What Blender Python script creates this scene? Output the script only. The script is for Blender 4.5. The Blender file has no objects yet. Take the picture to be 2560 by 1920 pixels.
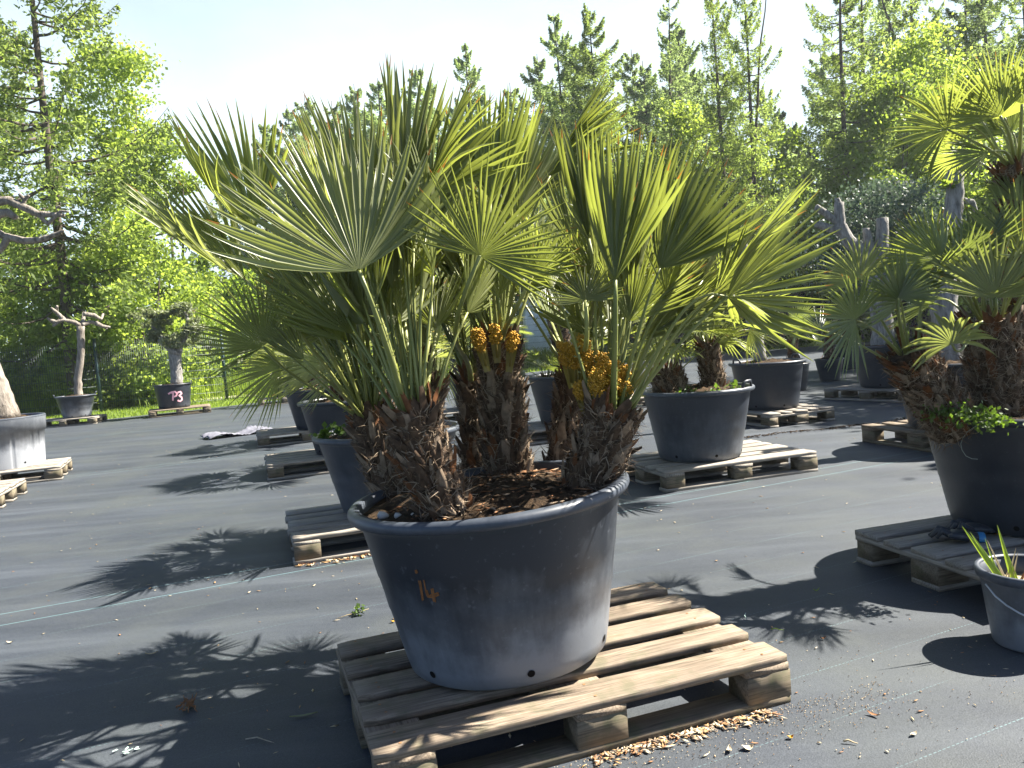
import bpy, math, random
import numpy as np
from mathutils import Vector, Matrix

# ------------------------------------------------------------------ camera, sky, sun, exposure
SC = bpy.context.scene
COL = SC.collection
F_PX, PITCH, ROLL, CAM_H = 1975.0, math.radians(3.47), math.radians(4.31), 1.13
cp, sp, cr, sr = math.cos(PITCH), math.sin(PITCH), math.cos(ROLL), math.sin(ROLL)
FWD = np.array([0, cp, -sp]); UP0 = np.array([0, sp, cp]); RT0 = np.array([1.0, 0, 0])
RGT = RT0 * cr - UP0 * sr
UPV = UP0 * cr + RT0 * sr
CAM = np.array([0, 0, CAM_H])
cd = bpy.data.cameras.new('camera'); co = bpy.data.objects.new('camera', cd); COL.objects.link(co)
cd.sensor_width = 36; cd.lens = F_PX / 2560 * 36; cd.clip_start = 0.05; cd.clip_end = 1000
mw = Matrix.Identity(4)
for i in range(3):
    mw[i][0], mw[i][1], mw[i][2], mw[i][3] = RGT[i], UPV[i], -FWD[i], CAM[i]
co.matrix_world = mw
SC.camera = co

SUN_AZ, SUN_EL = math.radians(16), math.radians(48)      # azimuth from +X towards +Y
world = bpy.data.worlds.new('World'); SC.world = world; world.use_nodes = True
wn = world.node_tree.nodes; bg = wn['Background']
sky = wn.new('ShaderNodeTexSky'); sky.sky_type = 'NISHITA'; sky.sun_disc = False
sky.sun_elevation = SUN_EL; sky.sun_rotation = math.radians(90) - SUN_AZ
sky.air_density = 0.6; sky.dust_density = 0.6; sky.ozone_density = 2.5
wl = world.node_tree.links
wtc = wn.new('ShaderNodeTexCoord'); wno = wn.new('ShaderNodeTexNoise'); wno.inputs['Scale'].default_value = 2.2; wno.inputs['Detail'].default_value = 5
wmp = wn.new('ShaderNodeMapping'); wmp.inputs['Scale'].default_value = (1, 1, 2.2); wl.new(wtc.outputs['Generated'], wmp.inputs[0]); wl.new(wmp.outputs[0], wno.inputs[0])
wsp = wn.new('ShaderNodeSeparateXYZ'); wl.new(wtc.outputs['Generated'], wsp.inputs[0])
wm1 = wn.new('ShaderNodeMapRange'); wm1.interpolation_type = 'SMOOTHSTEP'; wm1.inputs[1].default_value = .62; wm1.inputs[2].default_value = .28; wl.new(wsp.outputs['Z'], wm1.inputs[0])
wm2 = wn.new('ShaderNodeMapRange'); wm2.interpolation_type = 'SMOOTHSTEP'; wm2.inputs[1].default_value = .25; wm2.inputs[2].default_value = .85; wl.new(wsp.outputs['Y'], wm2.inputs[0])
wmr = wn.new('ShaderNodeMath'); wmr.operation = 'MULTIPLY'; wl.new(wm1.outputs[0], wmr.inputs[0]); wl.new(wm2.outputs[0], wmr.inputs[1])
wn2 = wn.new('ShaderNodeMapRange'); wn2.inputs[1].default_value = .25; wn2.inputs[2].default_value = .7; wn2.inputs[3].default_value = .6; wn2.inputs[4].default_value = 1.0; wl.new(wno.outputs['Fac'], wn2.inputs[0])
wmu = wn.new('ShaderNodeMath'); wmu.operation = 'MULTIPLY'; wl.new(wmr.outputs[0], wmu.inputs[0]); wl.new(wn2.outputs[0], wmu.inputs[1])
wmx = wn.new('ShaderNodeMix'); wmx.data_type = 'RGBA'; wl.new(wmu.outputs[0], wmx.inputs[0]); wl.new(sky.outputs[0], wmx.inputs[6]); wmx.inputs[7].default_value = (5.2, 6.2, 6.6, 1)   # thin bright cloud veil
wl.new(wmx.outputs[2], bg.inputs[0]); bg.inputs[1].default_value = 0.05
sl = bpy.data.lights.new('sun', 'SUN'); so = bpy.data.objects.new('sun', sl); COL.objects.link(so)
sl.energy = 5.0; sl.angle = math.radians(0.5); sl.color = (1.0, 0.94, 0.84)
SDIR = Vector((math.cos(SUN_EL) * math.cos(SUN_AZ), math.cos(SUN_EL) * math.sin(SUN_AZ), math.sin(SUN_EL)))
so.rotation_euler = SDIR.to_track_quat('Z', 'Y').to_euler(); so.location = (20, 5, 25)
SC.view_settings.view_transform = 'Standard'; SC.view_settings.look = 'None'
SC.view_settings.exposure = 2.2; SC.view_settings.gamma = 1.0
SC.cycles.max_bounces = 8; SC.cycles.transparent_max_bounces = 8

# ------------------------------------------------------------------ helpers
def ray(px, py):
    return FWD + RGT * ((px - 1280) / F_PX) + UPV * ((960 - py) / F_PX)
def at(px, py, z=0.0):
    d = ray(px, py); return CAM + d * ((z - CAM_H) / d[2])
def atY(px, py, Y):
    d = ray(px, py); return CAM + d * (Y / d[1])
def nrm(v):
    v = np.asarray(v, float); return v / (np.linalg.norm(v) + 1e-12)
def rod(v, k, a):
    v = np.asarray(v, float); k = nrm(k)
    return v * math.cos(a) + np.cross(k, v) * math.sin(a) + k * np.dot(k, v) * (1 - math.cos(a))

class MB:
    """collects quads and triangles with material indices; build() links them as one mesh object"""
    def __init__(s):
        s.V = []; s.n = 0; s.Q = []; s.T = []; s.qm = []; s.tm = []
    def add(s, V, Q=None, T=None, mi=0):
        V = np.asarray(V, float).reshape(-1, 3); s.V.append(V)
        if Q is not None and len(Q):
            Q = np.asarray(Q, int).reshape(-1, 4); s.Q.append(Q + s.n)
            s.qm.append(np.broadcast_to(np.asarray(mi), (len(Q),)))
        if T is not None and len(T):
            T = np.asarray(T, int).reshape(-1, 3); s.T.append(T + s.n)
            s.tm.append(np.broadcast_to(np.asarray(mi), (len(T),)))
        s.n += len(V)
    def tube(s, pts, rad, n=8, mi=0, cap=True, flat=1.0, jit=0.0, rng=None):
        pts = np.asarray(pts, float); k = len(pts)
        rad = np.broadcast_to(np.asarray(rad, float), (k,))
        tan = np.gradient(pts, axis=0); tan /= (np.linalg.norm(tan, axis=1, keepdims=True) + 1e-12)
        ref = np.array([0, 0, 1.0]) if abs(tan[0][2]) < 0.9 else np.array([1.0, 0, 0])
        V = []
        a = np.linspace(0, 2 * math.pi, n, endpoint=False)
        u = nrm(np.cross(tan[0], ref))
        for i in range(k):
            u = nrm(u - tan[i] * np.dot(u, tan[i])); w = np.cross(tan[i], u)
            r = rad[i] * (1 + (rng.uniform(-jit, jit, n) if jit else 0))
            r = np.broadcast_to(r, (n,))
            V.append(pts[i] + np.outer(np.cos(a) * r, u) + np.outer(np.sin(a) * r * flat, w))
        V = np.concatenate(V)
        i0 = np.arange(k - 1)[:, None] * n + np.arange(n)[None, :]
        i1 = np.arange(k - 1)[:, None] * n + (np.arange(n)[None, :] + 1) % n
        Q = np.stack([i0, i1, i1 + n, i0 + n], -1).reshape(-1, 4)
        T = []
        if cap:
            V = np.concatenate([V, pts[:1], pts[-1:]]); c0 = k * n; c1 = c0 + 1
            for j in range(n):
                T.append((j, c0, (j + 1) % n)); T.append(((k - 1) * n + j, (k - 1) * n + (j + 1) % n, c1))
        s.add(V, Q, T, mi)
    def lathe(s, prof, n=48, mi=0, c=(0, 0)):
        prof = np.asarray(prof, float); k = len(prof)
        a = np.linspace(0, 2 * math.pi, n, endpoint=False)
        V = np.stack([c[0] + prof[:, 0:1] * np.cos(a), c[1] + prof[:, 0:1] * np.sin(a), np.repeat(prof[:, 1:2], n, 1)], -1).reshape(-1, 3)
        i0 = np.arange(k - 1)[:, None] * n + np.arange(n)[None, :]
        i1 = np.arange(k - 1)[:, None] * n + (np.arange(n)[None, :] + 1) % n
        s.add(V, np.stack([i0, i1, i1 + n, i0 + n], -1).reshape(-1, 4), None, mi)
    def box(s, c, d, mi=0, R=None):
        x, y, z = [q / 2 for q in d]
        V = np.array([(-x, -y, -z), (x, -y, -z), (x, y, -z), (-x, y, -z), (-x, -y, z), (x, -y, z), (x, y, z), (-x, y, z)])
        if R is not None: V = V @ np.asarray(R).T
        s.add(V + np.asarray(c, float), [(0, 3, 2, 1), (4, 5, 6, 7), (0, 1, 5, 4), (1, 2, 6, 5), (2, 3, 7, 6), (3, 0, 4, 7)], None, mi)
    def mesh(s, name, mats, smooth=False):
        me = bpy.data.meshes.new(name)
        V = np.concatenate(s.V) if s.V else np.zeros((0, 3))
        Q = np.concatenate(s.Q) if s.Q else np.zeros((0, 4), int)
        T = np.concatenate(s.T) if s.T else np.zeros((0, 3), int)
        me.vertices.add(len(V)); me.vertices.foreach_set('co', V.astype(np.float32).ravel())
        me.loops.add(Q.size + T.size); me.loops.foreach_set('vertex_index', np.concatenate([Q.ravel(), T.ravel()]).astype(np.int32))
        nf = len(Q) + len(T); me.polygons.add(nf)
        me.polygons.foreach_set('loop_start', np.concatenate([np.arange(len(Q)) * 4, Q.size + np.arange(len(T)) * 3]).astype(np.int32))
        mi = np.concatenate((s.qm + s.tm) or [np.zeros(0)]).astype(np.int32)
        me.polygons.foreach_set('material_index', mi)
        if smooth: me.polygons.foreach_set('use_smooth', np.ones(nf, bool))
        for m in (mats if isinstance(mats, (list, tuple)) else [mats]): me.materials.append(m)
        me.update(calc_edges=True); me.validate()
        return me
    def build(s, name, mats, parent=None, smooth=False, loc=None):
        o = bpy.data.objects.new(name, s.mesh(name, mats, smooth)); COL.objects.link(o)
        if parent is not None: o.parent = parent
        if loc is not None: o.location = loc
        return o

def tag(o, label=None, cat=None, group=None, kind=None):
    if label: o['label'] = label
    if cat: o['category'] = cat
    if group: o['group'] = group
    if kind: o['kind'] = kind
    return o
def thing(name, label, cat, loc=(0, 0, 0), rz=0.0, group=None):
    o = bpy.data.objects.new(name, None); COL.objects.link(o); o.empty_display_size = 0.1
    o.location = loc; o.rotation_euler = (0, 0, rz)
    return tag(o, label, cat, group)
def copy_tree(o, parent=None):
    c = o.copy(); COL.objects.link(c)
    if parent is not None: c.parent = parent
    for ch in list(o.children): copy_tree(ch, c)
    return c

# ------------------------------------------------------------------ materials
class NT:
    def __init__(s, name):
        s.m = bpy.data.materials.new(name); s.m.use_nodes = True; s.t = s.m.node_tree
        s.b = s.t.nodes['Principled BSDF']; s.out = s.t.nodes['Material Output']; s._tc = None
    def n(s, kind, **kw):
        x = s.t.nodes.new(kind)
        for k, v in kw.items(): setattr(x, k, v)
        return x
    def l(s, a, b): s.t.links.new(a, b)
    def co(s, which='Object', scale=(1, 1, 1), rot=(0, 0, 0)):
        if s._tc is None: s._tc = s.n('ShaderNodeTexCoord')
        mp = s.n('ShaderNodeMapping'); mp.inputs['Scale'].default_value = scale; mp.inputs['Rotation'].default_value = rot
        s.l(s._tc.outputs[which], mp.inputs[0]); return mp.outputs[0]
    def noise(s, co, scale, detail=4, rough=0.55):
        x = s.n('ShaderNodeTexNoise'); x.inputs['Scale'].default_value = scale; x.inputs['Detail'].default_value = detail
        x.inputs['Roughness'].default_value = rough; s.l(co, x.inputs['Vector']); return x.outputs['Fac']
    def ramp(s, fac, stops):
        x = s.n('ShaderNodeValToRGB'); e = x.color_ramp.elements
        while len(e) > 1: e.remove(e[-1])
        e[0].position = stops[0][0]; e[0].color = (*stops[0][1], 1) if len(stops[0][1]) == 3 else stops[0][1]
        for p, c in stops[1:]:
            q = e.new(p); q.color = (*c, 1)
        s.l(fac, x.inputs[0]); return x.outputs[0]
    def mix(s, fac, a, b, mode='MIX'):
        x = s.n('ShaderNodeMix', data_type='RGBA', blend_type=mode)
        for sock, v in ((x.inputs[0], fac), (x.inputs[6], a), (x.inputs[7], b)):
            if hasattr(v, 'is_output'): s.l(v, sock)
            elif isinstance(v, (int, float)): sock.default_value = v
            else: sock.default_value = (*v, 1)
        return x.outputs[2]
    def math(s, op, a, b=0.0, clamp=False):
        x = s.n('ShaderNodeMath', operation=op, use_clamp=clamp)
        for sock, v in ((x.inputs[0], a), (x.inputs[1], b)):
            if hasattr(v, 'is_output'): s.l(v, sock)
            else: sock.default_value = v
        return x.outputs[0]
    def rand(s):
        return s.n('ShaderNodeObjectInfo').outputs['Random']
    def bump(s, h, strength=0.3, dist=0.01):
        x = s.n('ShaderNodeBump'); x.inputs['Strength'].default_value = strength; x.inputs['Distance'].default_value = dist
        s.l(h, x.inputs['Height']); s.l(x.outputs[0], s.b.inputs['Normal'])
    def col(s, c, rough=0.6, spec=0.5):
        if hasattr(c, 'is_output'): s.l(c, s.b.inputs['Base Color'])
        else: s.b.inputs['Base Color'].default_value = (*c, 1)
        s.b.inputs['Roughness'].default_value = rough; s.b.inputs['Specular IOR Level'].default_value = spec
        return s
    def translucent(s, c, fac=0.4):
        tr = s.n('ShaderNodeBsdfTranslucent'); mx = s.n('ShaderNodeMixShader'); mx.inputs[0].default_value = fac
        if hasattr(c, 'is_output'): s.l(c, tr.inputs[0])
        else: tr.inputs[0].default_value = (*c, 1)
        s.l(s.b.outputs[0], mx.inputs[1]); s.l(tr.outputs[0], mx.inputs[2]); s.l(mx.outputs[0], s.out.inputs[0])

def simple(name, c, rough=0.6, spec=0.4, var=0.25, scale=6):
    s = NT(name); f = s.noise(s.co(), scale)
    s.col(s.ramp(f, [(0.3, tuple(q * (1 - var) for q in c)), (0.7, tuple(q * (1 + var) for q in c))]), rough, spec)
    return s.m
def leafmat(name, c1, c2, tc, fac=0.4, rough=0.45, scale=3.0, spec=0.5):
    s = NT(name); f = s.noise(s.co(), scale, 3)
    r = s.rand()
    k = s.math('ADD', s.math('MULTIPLY', f, 0.7), s.math('MULTIPLY', r, 0.3))
    s.col(s.ramp(k, [(0.3, c1), (0.7, c2)]), rough, spec)
    s.translucent(s.ramp(k, [(0.3, tuple(q * 0.75 for q in tc)), (0.7, tuple(q * 1.2 for q in tc))]), fac)
    return s.m

M = {}
def make_materials():
    # woven ground fabric: pale dusty streaks along the weave, thin pale-blue marker threads every 25 cm
    s = NT('ground_fabric'); ang = math.radians(23.3)
    co = s.co('Object', (1, 1, 1), (0, 0, -ang))
    sx = s.n('ShaderNodeSeparateXYZ'); s.l(co, sx.inputs[0])
    streak = s.noise(s.co('Object', (0.25, 2.2, 1), (0, 0, -ang)), 1.6, 6, 0.6)
    blot = s.noise(s.co(), 1.3, 7, 0.65)
    fine = s.noise(s.co(), 260, 2)
    base = s.ramp(streak, [(0.28, (0.0125, 0.0165, 0.0225)), (0.5, (0.031, 0.037, 0.047)), (0.66, (0.058, 0.067, 0.079)), (0.8, (0.098, 0.107, 0.118))])
    base = s.mix(s.ramp(blot, [(0.44, (0, 0, 0)), (0.70, (0.7, 0.7, 0.7))]), base, (0.060, 0.066, 0.058))
    base = s.mix(0.35, base, s.ramp(fine, [(0.3, (0.010, 0.014, 0.019)), (0.7, (0.082, 0.092, 0.106))]))
    ly = s.math('ABSOLUTE', s.math('SUBTRACT', s.math('FRACT', s.math('MULTIPLY', sx.outputs[1], 4.0)), 0.5))
    line = s.math('LESS_THAN', ly, 0.0062)
    dash = s.math('LESS_THAN', s.math('FRACT', s.math('MULTIPLY', sx.outputs[0], 60.0)), 0.62)
    worn = s.ramp(s.noise(s.co('Object', (1, 1, 1)), 2.3, 4), [(0.38, (0, 0, 0)), (0.62, (0.5, 0.5, 0.5))])
    k = s.math('MULTIPLY', s.math('MULTIPLY', line, dash), worn)
    base = s.mix(k, base, (0.16, 0.27, 0.28))
    # brighter seam pair every 5.1 m
    ls = s.math('ABSOLUTE', s.math('SUBTRACT', s.math('FRACT', s.math('ADD', s.math('MULTIPLY', sx.outputs[1], 0.1923), -0.3165)), 0.5))
    s2 = s.math('LESS_THAN', s.math('ABSOLUTE', s.math('SUBTRACT', ls, 0.0187)), 0.00045)
    base = s.mix(s.math('MULTIPLY', s2, 0.75), base, (0.17, 0.31, 0.32))
    s.col(base, 0.6, 0.3)
    w = s.n('ShaderNodeTexWave'); w.inputs['Scale'].default_value = 90; w.bands_direction = 'Y'; s.l(co, w.inputs[0])
    s.bump(s.math('ADD', s.math('MULTIPLY', w.outputs['Fac'], 0.3), s.math('ADD', fine, s.math('MULTIPLY', streak, 2.0))), 0.35, 0.003)
    M['fabric'] = s.m
    s = NT('lawn_soil'); f = s.noise(s.co(), 1.2, 6)
    s.col(s.ramp(f, [(0.3, (0.05, 0.08, 0.016)), (0.6, (0.10, 0.14, 0.03)), (0.8, (0.16, 0.17, 0.06))]), 0.9, 0.2); M['lawn'] = s.m
    M['gravel_path'] = simple('path_gravel', (0.36, 0.33, 0.27), 0.9, 0.2, 0.2, 20)
    # pots
    def pot(name, c, dust, lo, amt, rough=0.42, gw=0.62):
        s = NT(name); g = s.n('ShaderNodeSeparateXYZ'); s.l(s.co('Object'), g.inputs[0])
        n1 = s.noise(s.co('Object'), 5, 6, 0.62); n2 = s.noise(s.co('Object', (14, 14, 1.2)), 2.2, 4); n3 = s.noise(s.co('Object'), 55, 3)
        h = s.math('SUBTRACT', 1.0, s.math('MULTIPLY', g.outputs[2], lo))
        k = s.math('ADD', s.math('MULTIPLY', h, gw), s.math('ADD', s.math('MULTIPLY', n1, 0.75), s.math('MULTIPLY', n2, 0.25)))
        d = s.ramp(k, [(0.60, (0.03, 0.03, 0.03)), (0.84, (amt * .45,) * 3), (1.15 if False else 1.0, (amt,) * 3)])
        b = s.mix(d, c, dust)
        b = s.mix(s.ramp(n3, [(0.62, (0, 0, 0)), (0.75, (0.25, 0.25, 0.25))]), b, tuple(q * 1.3 for q in dust))
        s.col(b, rough, 0.5); s.bump(n3, 0.08, 0.004); return s.m
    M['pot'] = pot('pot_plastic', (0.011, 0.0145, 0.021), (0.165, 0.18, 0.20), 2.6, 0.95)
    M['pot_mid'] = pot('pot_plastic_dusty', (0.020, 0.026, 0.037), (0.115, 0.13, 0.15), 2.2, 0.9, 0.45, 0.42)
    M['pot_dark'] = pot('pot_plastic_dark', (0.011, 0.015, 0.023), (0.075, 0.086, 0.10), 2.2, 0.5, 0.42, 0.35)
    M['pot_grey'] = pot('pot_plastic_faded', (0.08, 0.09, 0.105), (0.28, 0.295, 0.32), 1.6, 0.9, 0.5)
    s = NT('rim_plastic'); n1 = s.noise(s.co(), 7, 5); n3 = s.noise(s.co(), 60, 3)
    s.col(s.ramp(s.math('ADD', s.math('MULTIPLY', n1, .7), s.math('MULTIPLY', n3, .3)), [(0.35, (0.022, 0.029, 0.042)), (0.62, (0.058, 0.068, 0.085)), (0.8, (0.14, 0.145, 0.15))]), 0.45, 0.5); M['rim'] = s.m
    M['black'] = simple('dark_hole', (0.008, 0.007, 0.006), 0.9, 0.1)
    # soil
    s = NT('potting_soil'); n1 = s.noise(s.co(), 40, 6, 0.7); n2 = s.noise(s.co(), 9, 4)
    s.col(s.ramp(n1, [(0.35, (0.012, 0.008, 0.005)), (0.55, (0.05, 0.032, 0.018)), (0.72, (0.13, 0.085, 0.045))]), 0.95, 0.15); s.bump(n1, 0.9, 0.02); M['soil'] = s.m
    M['chip'] = simple('bark_chip', (0.30, 0.19, 0.09), 0.8, 0.2, 0.4, 30)
    M['chip_pale'] = simple('pale_chip', (0.50, 0.42, 0.29), 0.8, 0.2, 0.3, 30)
    M['stone'] = simple('pale_stone', (0.5, 0.46, 0.40), 0.8, 0.3, 0.2, 20)
    # wood
    def wood(name, dark, mid, lite, green=0.0):
        s = NT(name); r = s.rand()
        ofs = s.n('ShaderNodeVectorMath', operation='ADD'); s.l(s.co('Object', (1.0, 22, 22)), ofs.inputs[0])
        cx = s.n('ShaderNodeCombineXYZ'); 
        for i in range(3): s.l(s.math('MULTIPLY', r, 37.0 + 11 * i), cx.inputs[i])
        s.l(cx.outputs[0], ofs.inputs[1])
        w = s.n('ShaderNodeTexNoise'); w.inputs['Scale'].default_value = 7; w.inputs['Detail'].default_value = 6; w.inputs['Distortion'].default_value = 0.8
        s.l(ofs.outputs[0], w.inputs[0])
        big = s.noise(s.co('Object', (1, 3.5, 3.5)), 4.5, 6)
        saw = s.noise(s.co('Object', (60, 1.5, 1.5)), 3, 2)
        c = s.ramp(w.outputs['Fac'], [(0.34, dark), (0.46, mid), (0.68, lite)])
        c = s.mix(s.ramp(big, [(0.4, (0, 0, 0)), (0.72, (0.55, 0.55, 0.55))]), c, tuple(q * 0.45 for q in mid))
        c = s.mix(s.math('MULTIPLY', r, 0.35), c, lite)
        if green: c = s.mix(s.ramp(s.noise(s.co('Object'), 14, 5), [(0.5, (0, 0, 0)), (0.68, (green,) * 3)]), c, (0.055, 0.075, 0.03))
        c = s.mix(s.math('MULTIPLY', saw, 0.22), c, tuple(q * 0.5 for q in mid))
        s.col(c, 0.75, 0.25); s.bump(s.math('ADD', w.outputs['Fac'], s.math('MULTIPLY', saw, 0.3)), 0.4, 0.0016); return s.m
    M['wood'] = wood('pallet_wood', (0.11, 0.092, 0.075), (0.25, 0.22, 0.18), (0.36, 0.33, 0.285))
    M['wood_old'] = wood('old_pallet_wood', (0.05, 0.041, 0.032), (0.165, 0.126, 0.088), (0.30, 0.24, 0.178), 0.4)
    M['block'] = wood('pallet_block_wood', (0.065, 0.052, 0.036), (0.145, 0.115, 0.078), (0.22, 0.18, 0.125), 0.5)
    # palm
    M['palm'] = leafmat('palm_leaf', (0.090, 0.112, 0.034), (0.185, 0.200, 0.072), (0.38, 0.44, 0.065), 0.4, 0.38, 4.0, 0.5)
    M['palm_grey'] = leafmat('palm_leaf_grey', (0.100, 0.120, 0.050), (0.20, 0.215, 0.100), (0.37, 0.42, 0.09), 0.4, 0.36, 4.0, 0.55)
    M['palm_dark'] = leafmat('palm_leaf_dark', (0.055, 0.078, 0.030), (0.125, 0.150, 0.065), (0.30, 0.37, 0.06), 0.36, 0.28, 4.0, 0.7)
    M['palm_tip'] = leafmat('palm_leaf_tip', (0.22, 0.09, 0.02), (0.35, 0.17, 0.04), (0.5, 0.22, 0.03), 0.35, 0.6)
    M['petiole'] = leafmat('palm_petiole', (0.15, 0.175, 0.045), (0.27, 0.28, 0.085), (0.3, 0.35, 0.06), 0.12, 0.45, 8.0)
    s = NT('palm_trunk_core'); s.col(s.ramp(s.noise(s.co('Object', (1, 1, 0.5)), 60, 5), [(0.35, (0.018, 0.011, 0.006)), (0.7, (0.085, 0.05, 0.025))]), 0.9, 0.2); M['core'] = s.m
    M['boot'] = simple('palm_boot', (0.075, 0.047, 0.028), 0.8, 0.25, 0.55, 40)
    M['boot_lite'] = simple('palm_boot_pale', (0.21, 0.155, 0.105), 0.8, 0.25, 0.4, 40)
    M['boot_red'] = simple('palm_boot_rust', (0.13, 0.052, 0.018), 0.75, 0.25, 0.45, 40)
    M['fibre'] = simple('palm_fibre', (0.27, 0.21, 0.145), 0.8, 0.2, 0.4, 30)
    M['fibre_dark'] = simple('palm_fibre_dark', (0.11, 0.072, 0.042), 0.8, 0.2, 0.4, 30)
    M['flower'] = simple('palm_flower', (0.46, 0.255, 0.02), 0.5, 0.4, 0.3, 90)
    M['spathe'] = leafmat('palm_spathe', (0.20, 0.15, 0.035), (0.30, 0.24, 0.06), (0.3, 0.28, 0.06), 0.2)
    # trees
    M['larch'] = leafmat('larch_needles', (0.085, 0.125, 0.034), (0.155, 0.20, 0.06), (0.36, 0.47, 0.09), 0.56, 0.6, 0.6, 0.2)
    M['larch_far'] = leafmat('larch_needles_bluish', (0.085, 0.128, 0.052), (0.15, 0.20, 0.085), (0.35, 0.46, 0.14), 0.56, 0.6, 0.6, 0.2)
    M['maple'] = leafmat('maple_leaf', (0.065, 0.11, 0.024), (0.14, 0.19, 0.042), (0.34, 0.46, 0.05), 0.47, 0.5, 1.2, 0.3)
    M['maple_bright'] = leafmat('maple_leaf_bright', (0.09, 0.14, 0.028), (0.165, 0.225, 0.05), (0.42, 0.54, 0.07), 0.5, 0.5, 1.2, 0.3)
    M['under'] = leafmat('undergrowth_leaf', (0.06, 0.105, 0.02), (0.125, 0.18, 0.034), (0.36, 0.50, 0.045), 0.5, 0.6, 1.2, 0.2)
    M['olive'] = leafmat('olive_leaf', (0.13, 0.155, 0.08), (0.25, 0.27, 0.15), (0.28, 0.34, 0.09), 0.3, 0.45, 2.0, 0.4)
    M['olive_blue'] = leafmat('olive_leaf_blue', (0.05, 0.075, 0.06), (0.09, 0.12, 0.09), (0.1, 0.15, 0.08), 0.25, 0.5, 2.0, 0.3)
    def bark(name, a, b, sc=10):
        s = NT(name); f = s.noise(s.co('Object', (1, 1, 0.22)), sc, 6, 0.65)
        s.col(s.ramp(f, [(0.33, a), (0.68, b)]), 0.9, 0.2); s.bump(f, 0.8, 0.03); return s.m
    M['bark'] = bark('tree_bark', (0.045, 0.036, 0.028), (0.14, 0.115, 0.09))
    M['bark_pale'] = bark('pale_bark', (0.12, 0.112, 0.10), (0.36, 0.345, 0.32), 34)
    M['bark_grey'] = bark('gnarled_bark', (0.10, 0.085, 0.068), (0.33, 0.29, 0.245), 22)
    M['grass'] = leafmat('grass_blade', (0.085, 0.14, 0.018), (0.16, 0.215, 0.04), (0.30, 0.42, 0.04), 0.45, 0.6, 0.8, 0.2)
    M['weed'] = leafmat('weed_leaf', (0.045, 0.085, 0.014), (0.08, 0.135, 0.024), (0.18, 0.30, 0.025), 0.4, 0.5, 20)
    M['fence'] = simple('fence_green', (0.016, 0.040, 0.042), 0.45, 0.5, 0.15)
    M['screen'] = simple('screen_navy', (0.014, 0.020, 0.034), 0.7, 0.3, 0.2)
    M['white'] = simple('white_paint', (0.72, 0.76, 0.80), 0.4, 0.5, 0.05)
    M['paint_orange'] = simple('orange_marker', (0.20, 0.085, 0.03), 0.8, 0.2, 0.3, 60)
    M['paint_pink'] = simple('pink_spray', (0.85, 0.45, 0.50), 0.8, 0.2, 0.12, 40)
    M['glove'] = simple('glove_rubber', (0.022, 0.027, 0.035), 0.5, 0.5, 0.3, 50)
    M['glove_orange'] = simple('glove_orange', (0.75, 0.20, 0.02), 0.7, 0.3, 0.15)
    M['glove_yellow'] = simple('glove_yellow', (0.80, 0.38, 0.03), 0.7, 0.3, 0.15)
    M['glove_blue'] = simple('glove_cuff', (0.04, 0.20, 0.40), 0.7, 0.3, 0.15)
    M['string'] = simple('string_green', (0.25, 0.30, 0.26), 0.7, 0.3)
    M['metal'] = simple('bucket_wire', (0.38, 0.40, 0.42), 0.4, 0.5, 0.1)
    M['straw'] = leafmat('dry_straw', (0.40, 0.32, 0.18), (0.58, 0.48, 0.30), (0.4, 0.32, 0.15), 0.25, 0.7, 10)
    M['dry'] = simple('dry_leaf_brown', (0.26, 0.13, 0.06), 0.8, 0.2, 0.4, 40)
    M['cutgreen'] = leafmat('cut_leaf_green', (0.16, 0.26, 0.03), (0.24, 0.34, 0.05), (0.4, 0.55, 0.04), 0.4, 0.4, 12)
    M['lichen'] = simple('lichen', (0.42, 0.56, 0.50), 0.9, 0.2, 0.2, 40)
    M['cloth'] = simple('folded_fabric', (0.16, 0.16, 0.19), 0.5, 0.5, 0.35, 12)
    M['twig'] = simple('twig_grey', (0.30, 0.26, 0.20), 0.8, 0.2, 0.3, 40)
make_materials()

# ------------------------------------------------------------------ setting
def sheet(name, pts, z, m, label=None, cat=None, sub=0):
    me = bpy.data.meshes.new(name); me.from_pydata([(x, y, z) for x, y in pts], [], [tuple(range(len(pts)))]); me.update()
    me.materials.append(m); o = bpy.data.objects.new(name, me); COL.objects.link(o); o['kind'] = 'structure'; return o
sheet('ground', [(-400, -100), (400, -100), (400, 500), (-400, 500)], 0.0, M['lawn'])
edge = [at(266, 1049)[:2], at(545, 1019)[:2], at(700, 1000)[:2], at(1088, 957)[:2], (3.2, 25.5), (8.8, 26.8), (15, 27.5), (30, 28)]
edge = [(-26, 9.3), (-13.5, 14.4)] + [tuple(e) for e in edge]
sheet('fabric_ground', [(-26, -12), (30, -12)] + edge[::-1], 0.006, M['fabric'])
a, b = at(240, 1030), at(585, 1000)
d = (b - a)[:2]; 
sheet('path', [tuple(a[:2] + d * -0.2 + (0.4, 1.6)), tuple(a[:2] + d * -0.2 + (0, 2.8)), tuple(b[:2] + d * 1.5 + (0, 2.0)), tuple(b[:2] + d * 1.5 + (0.3, 0.7))], 0.012, M['gravel_path'])
sheet('path', [(3, 36), (14, 31.5), (14, 33.5), (3, 39)], 0.012, M['gravel_path'])

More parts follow.
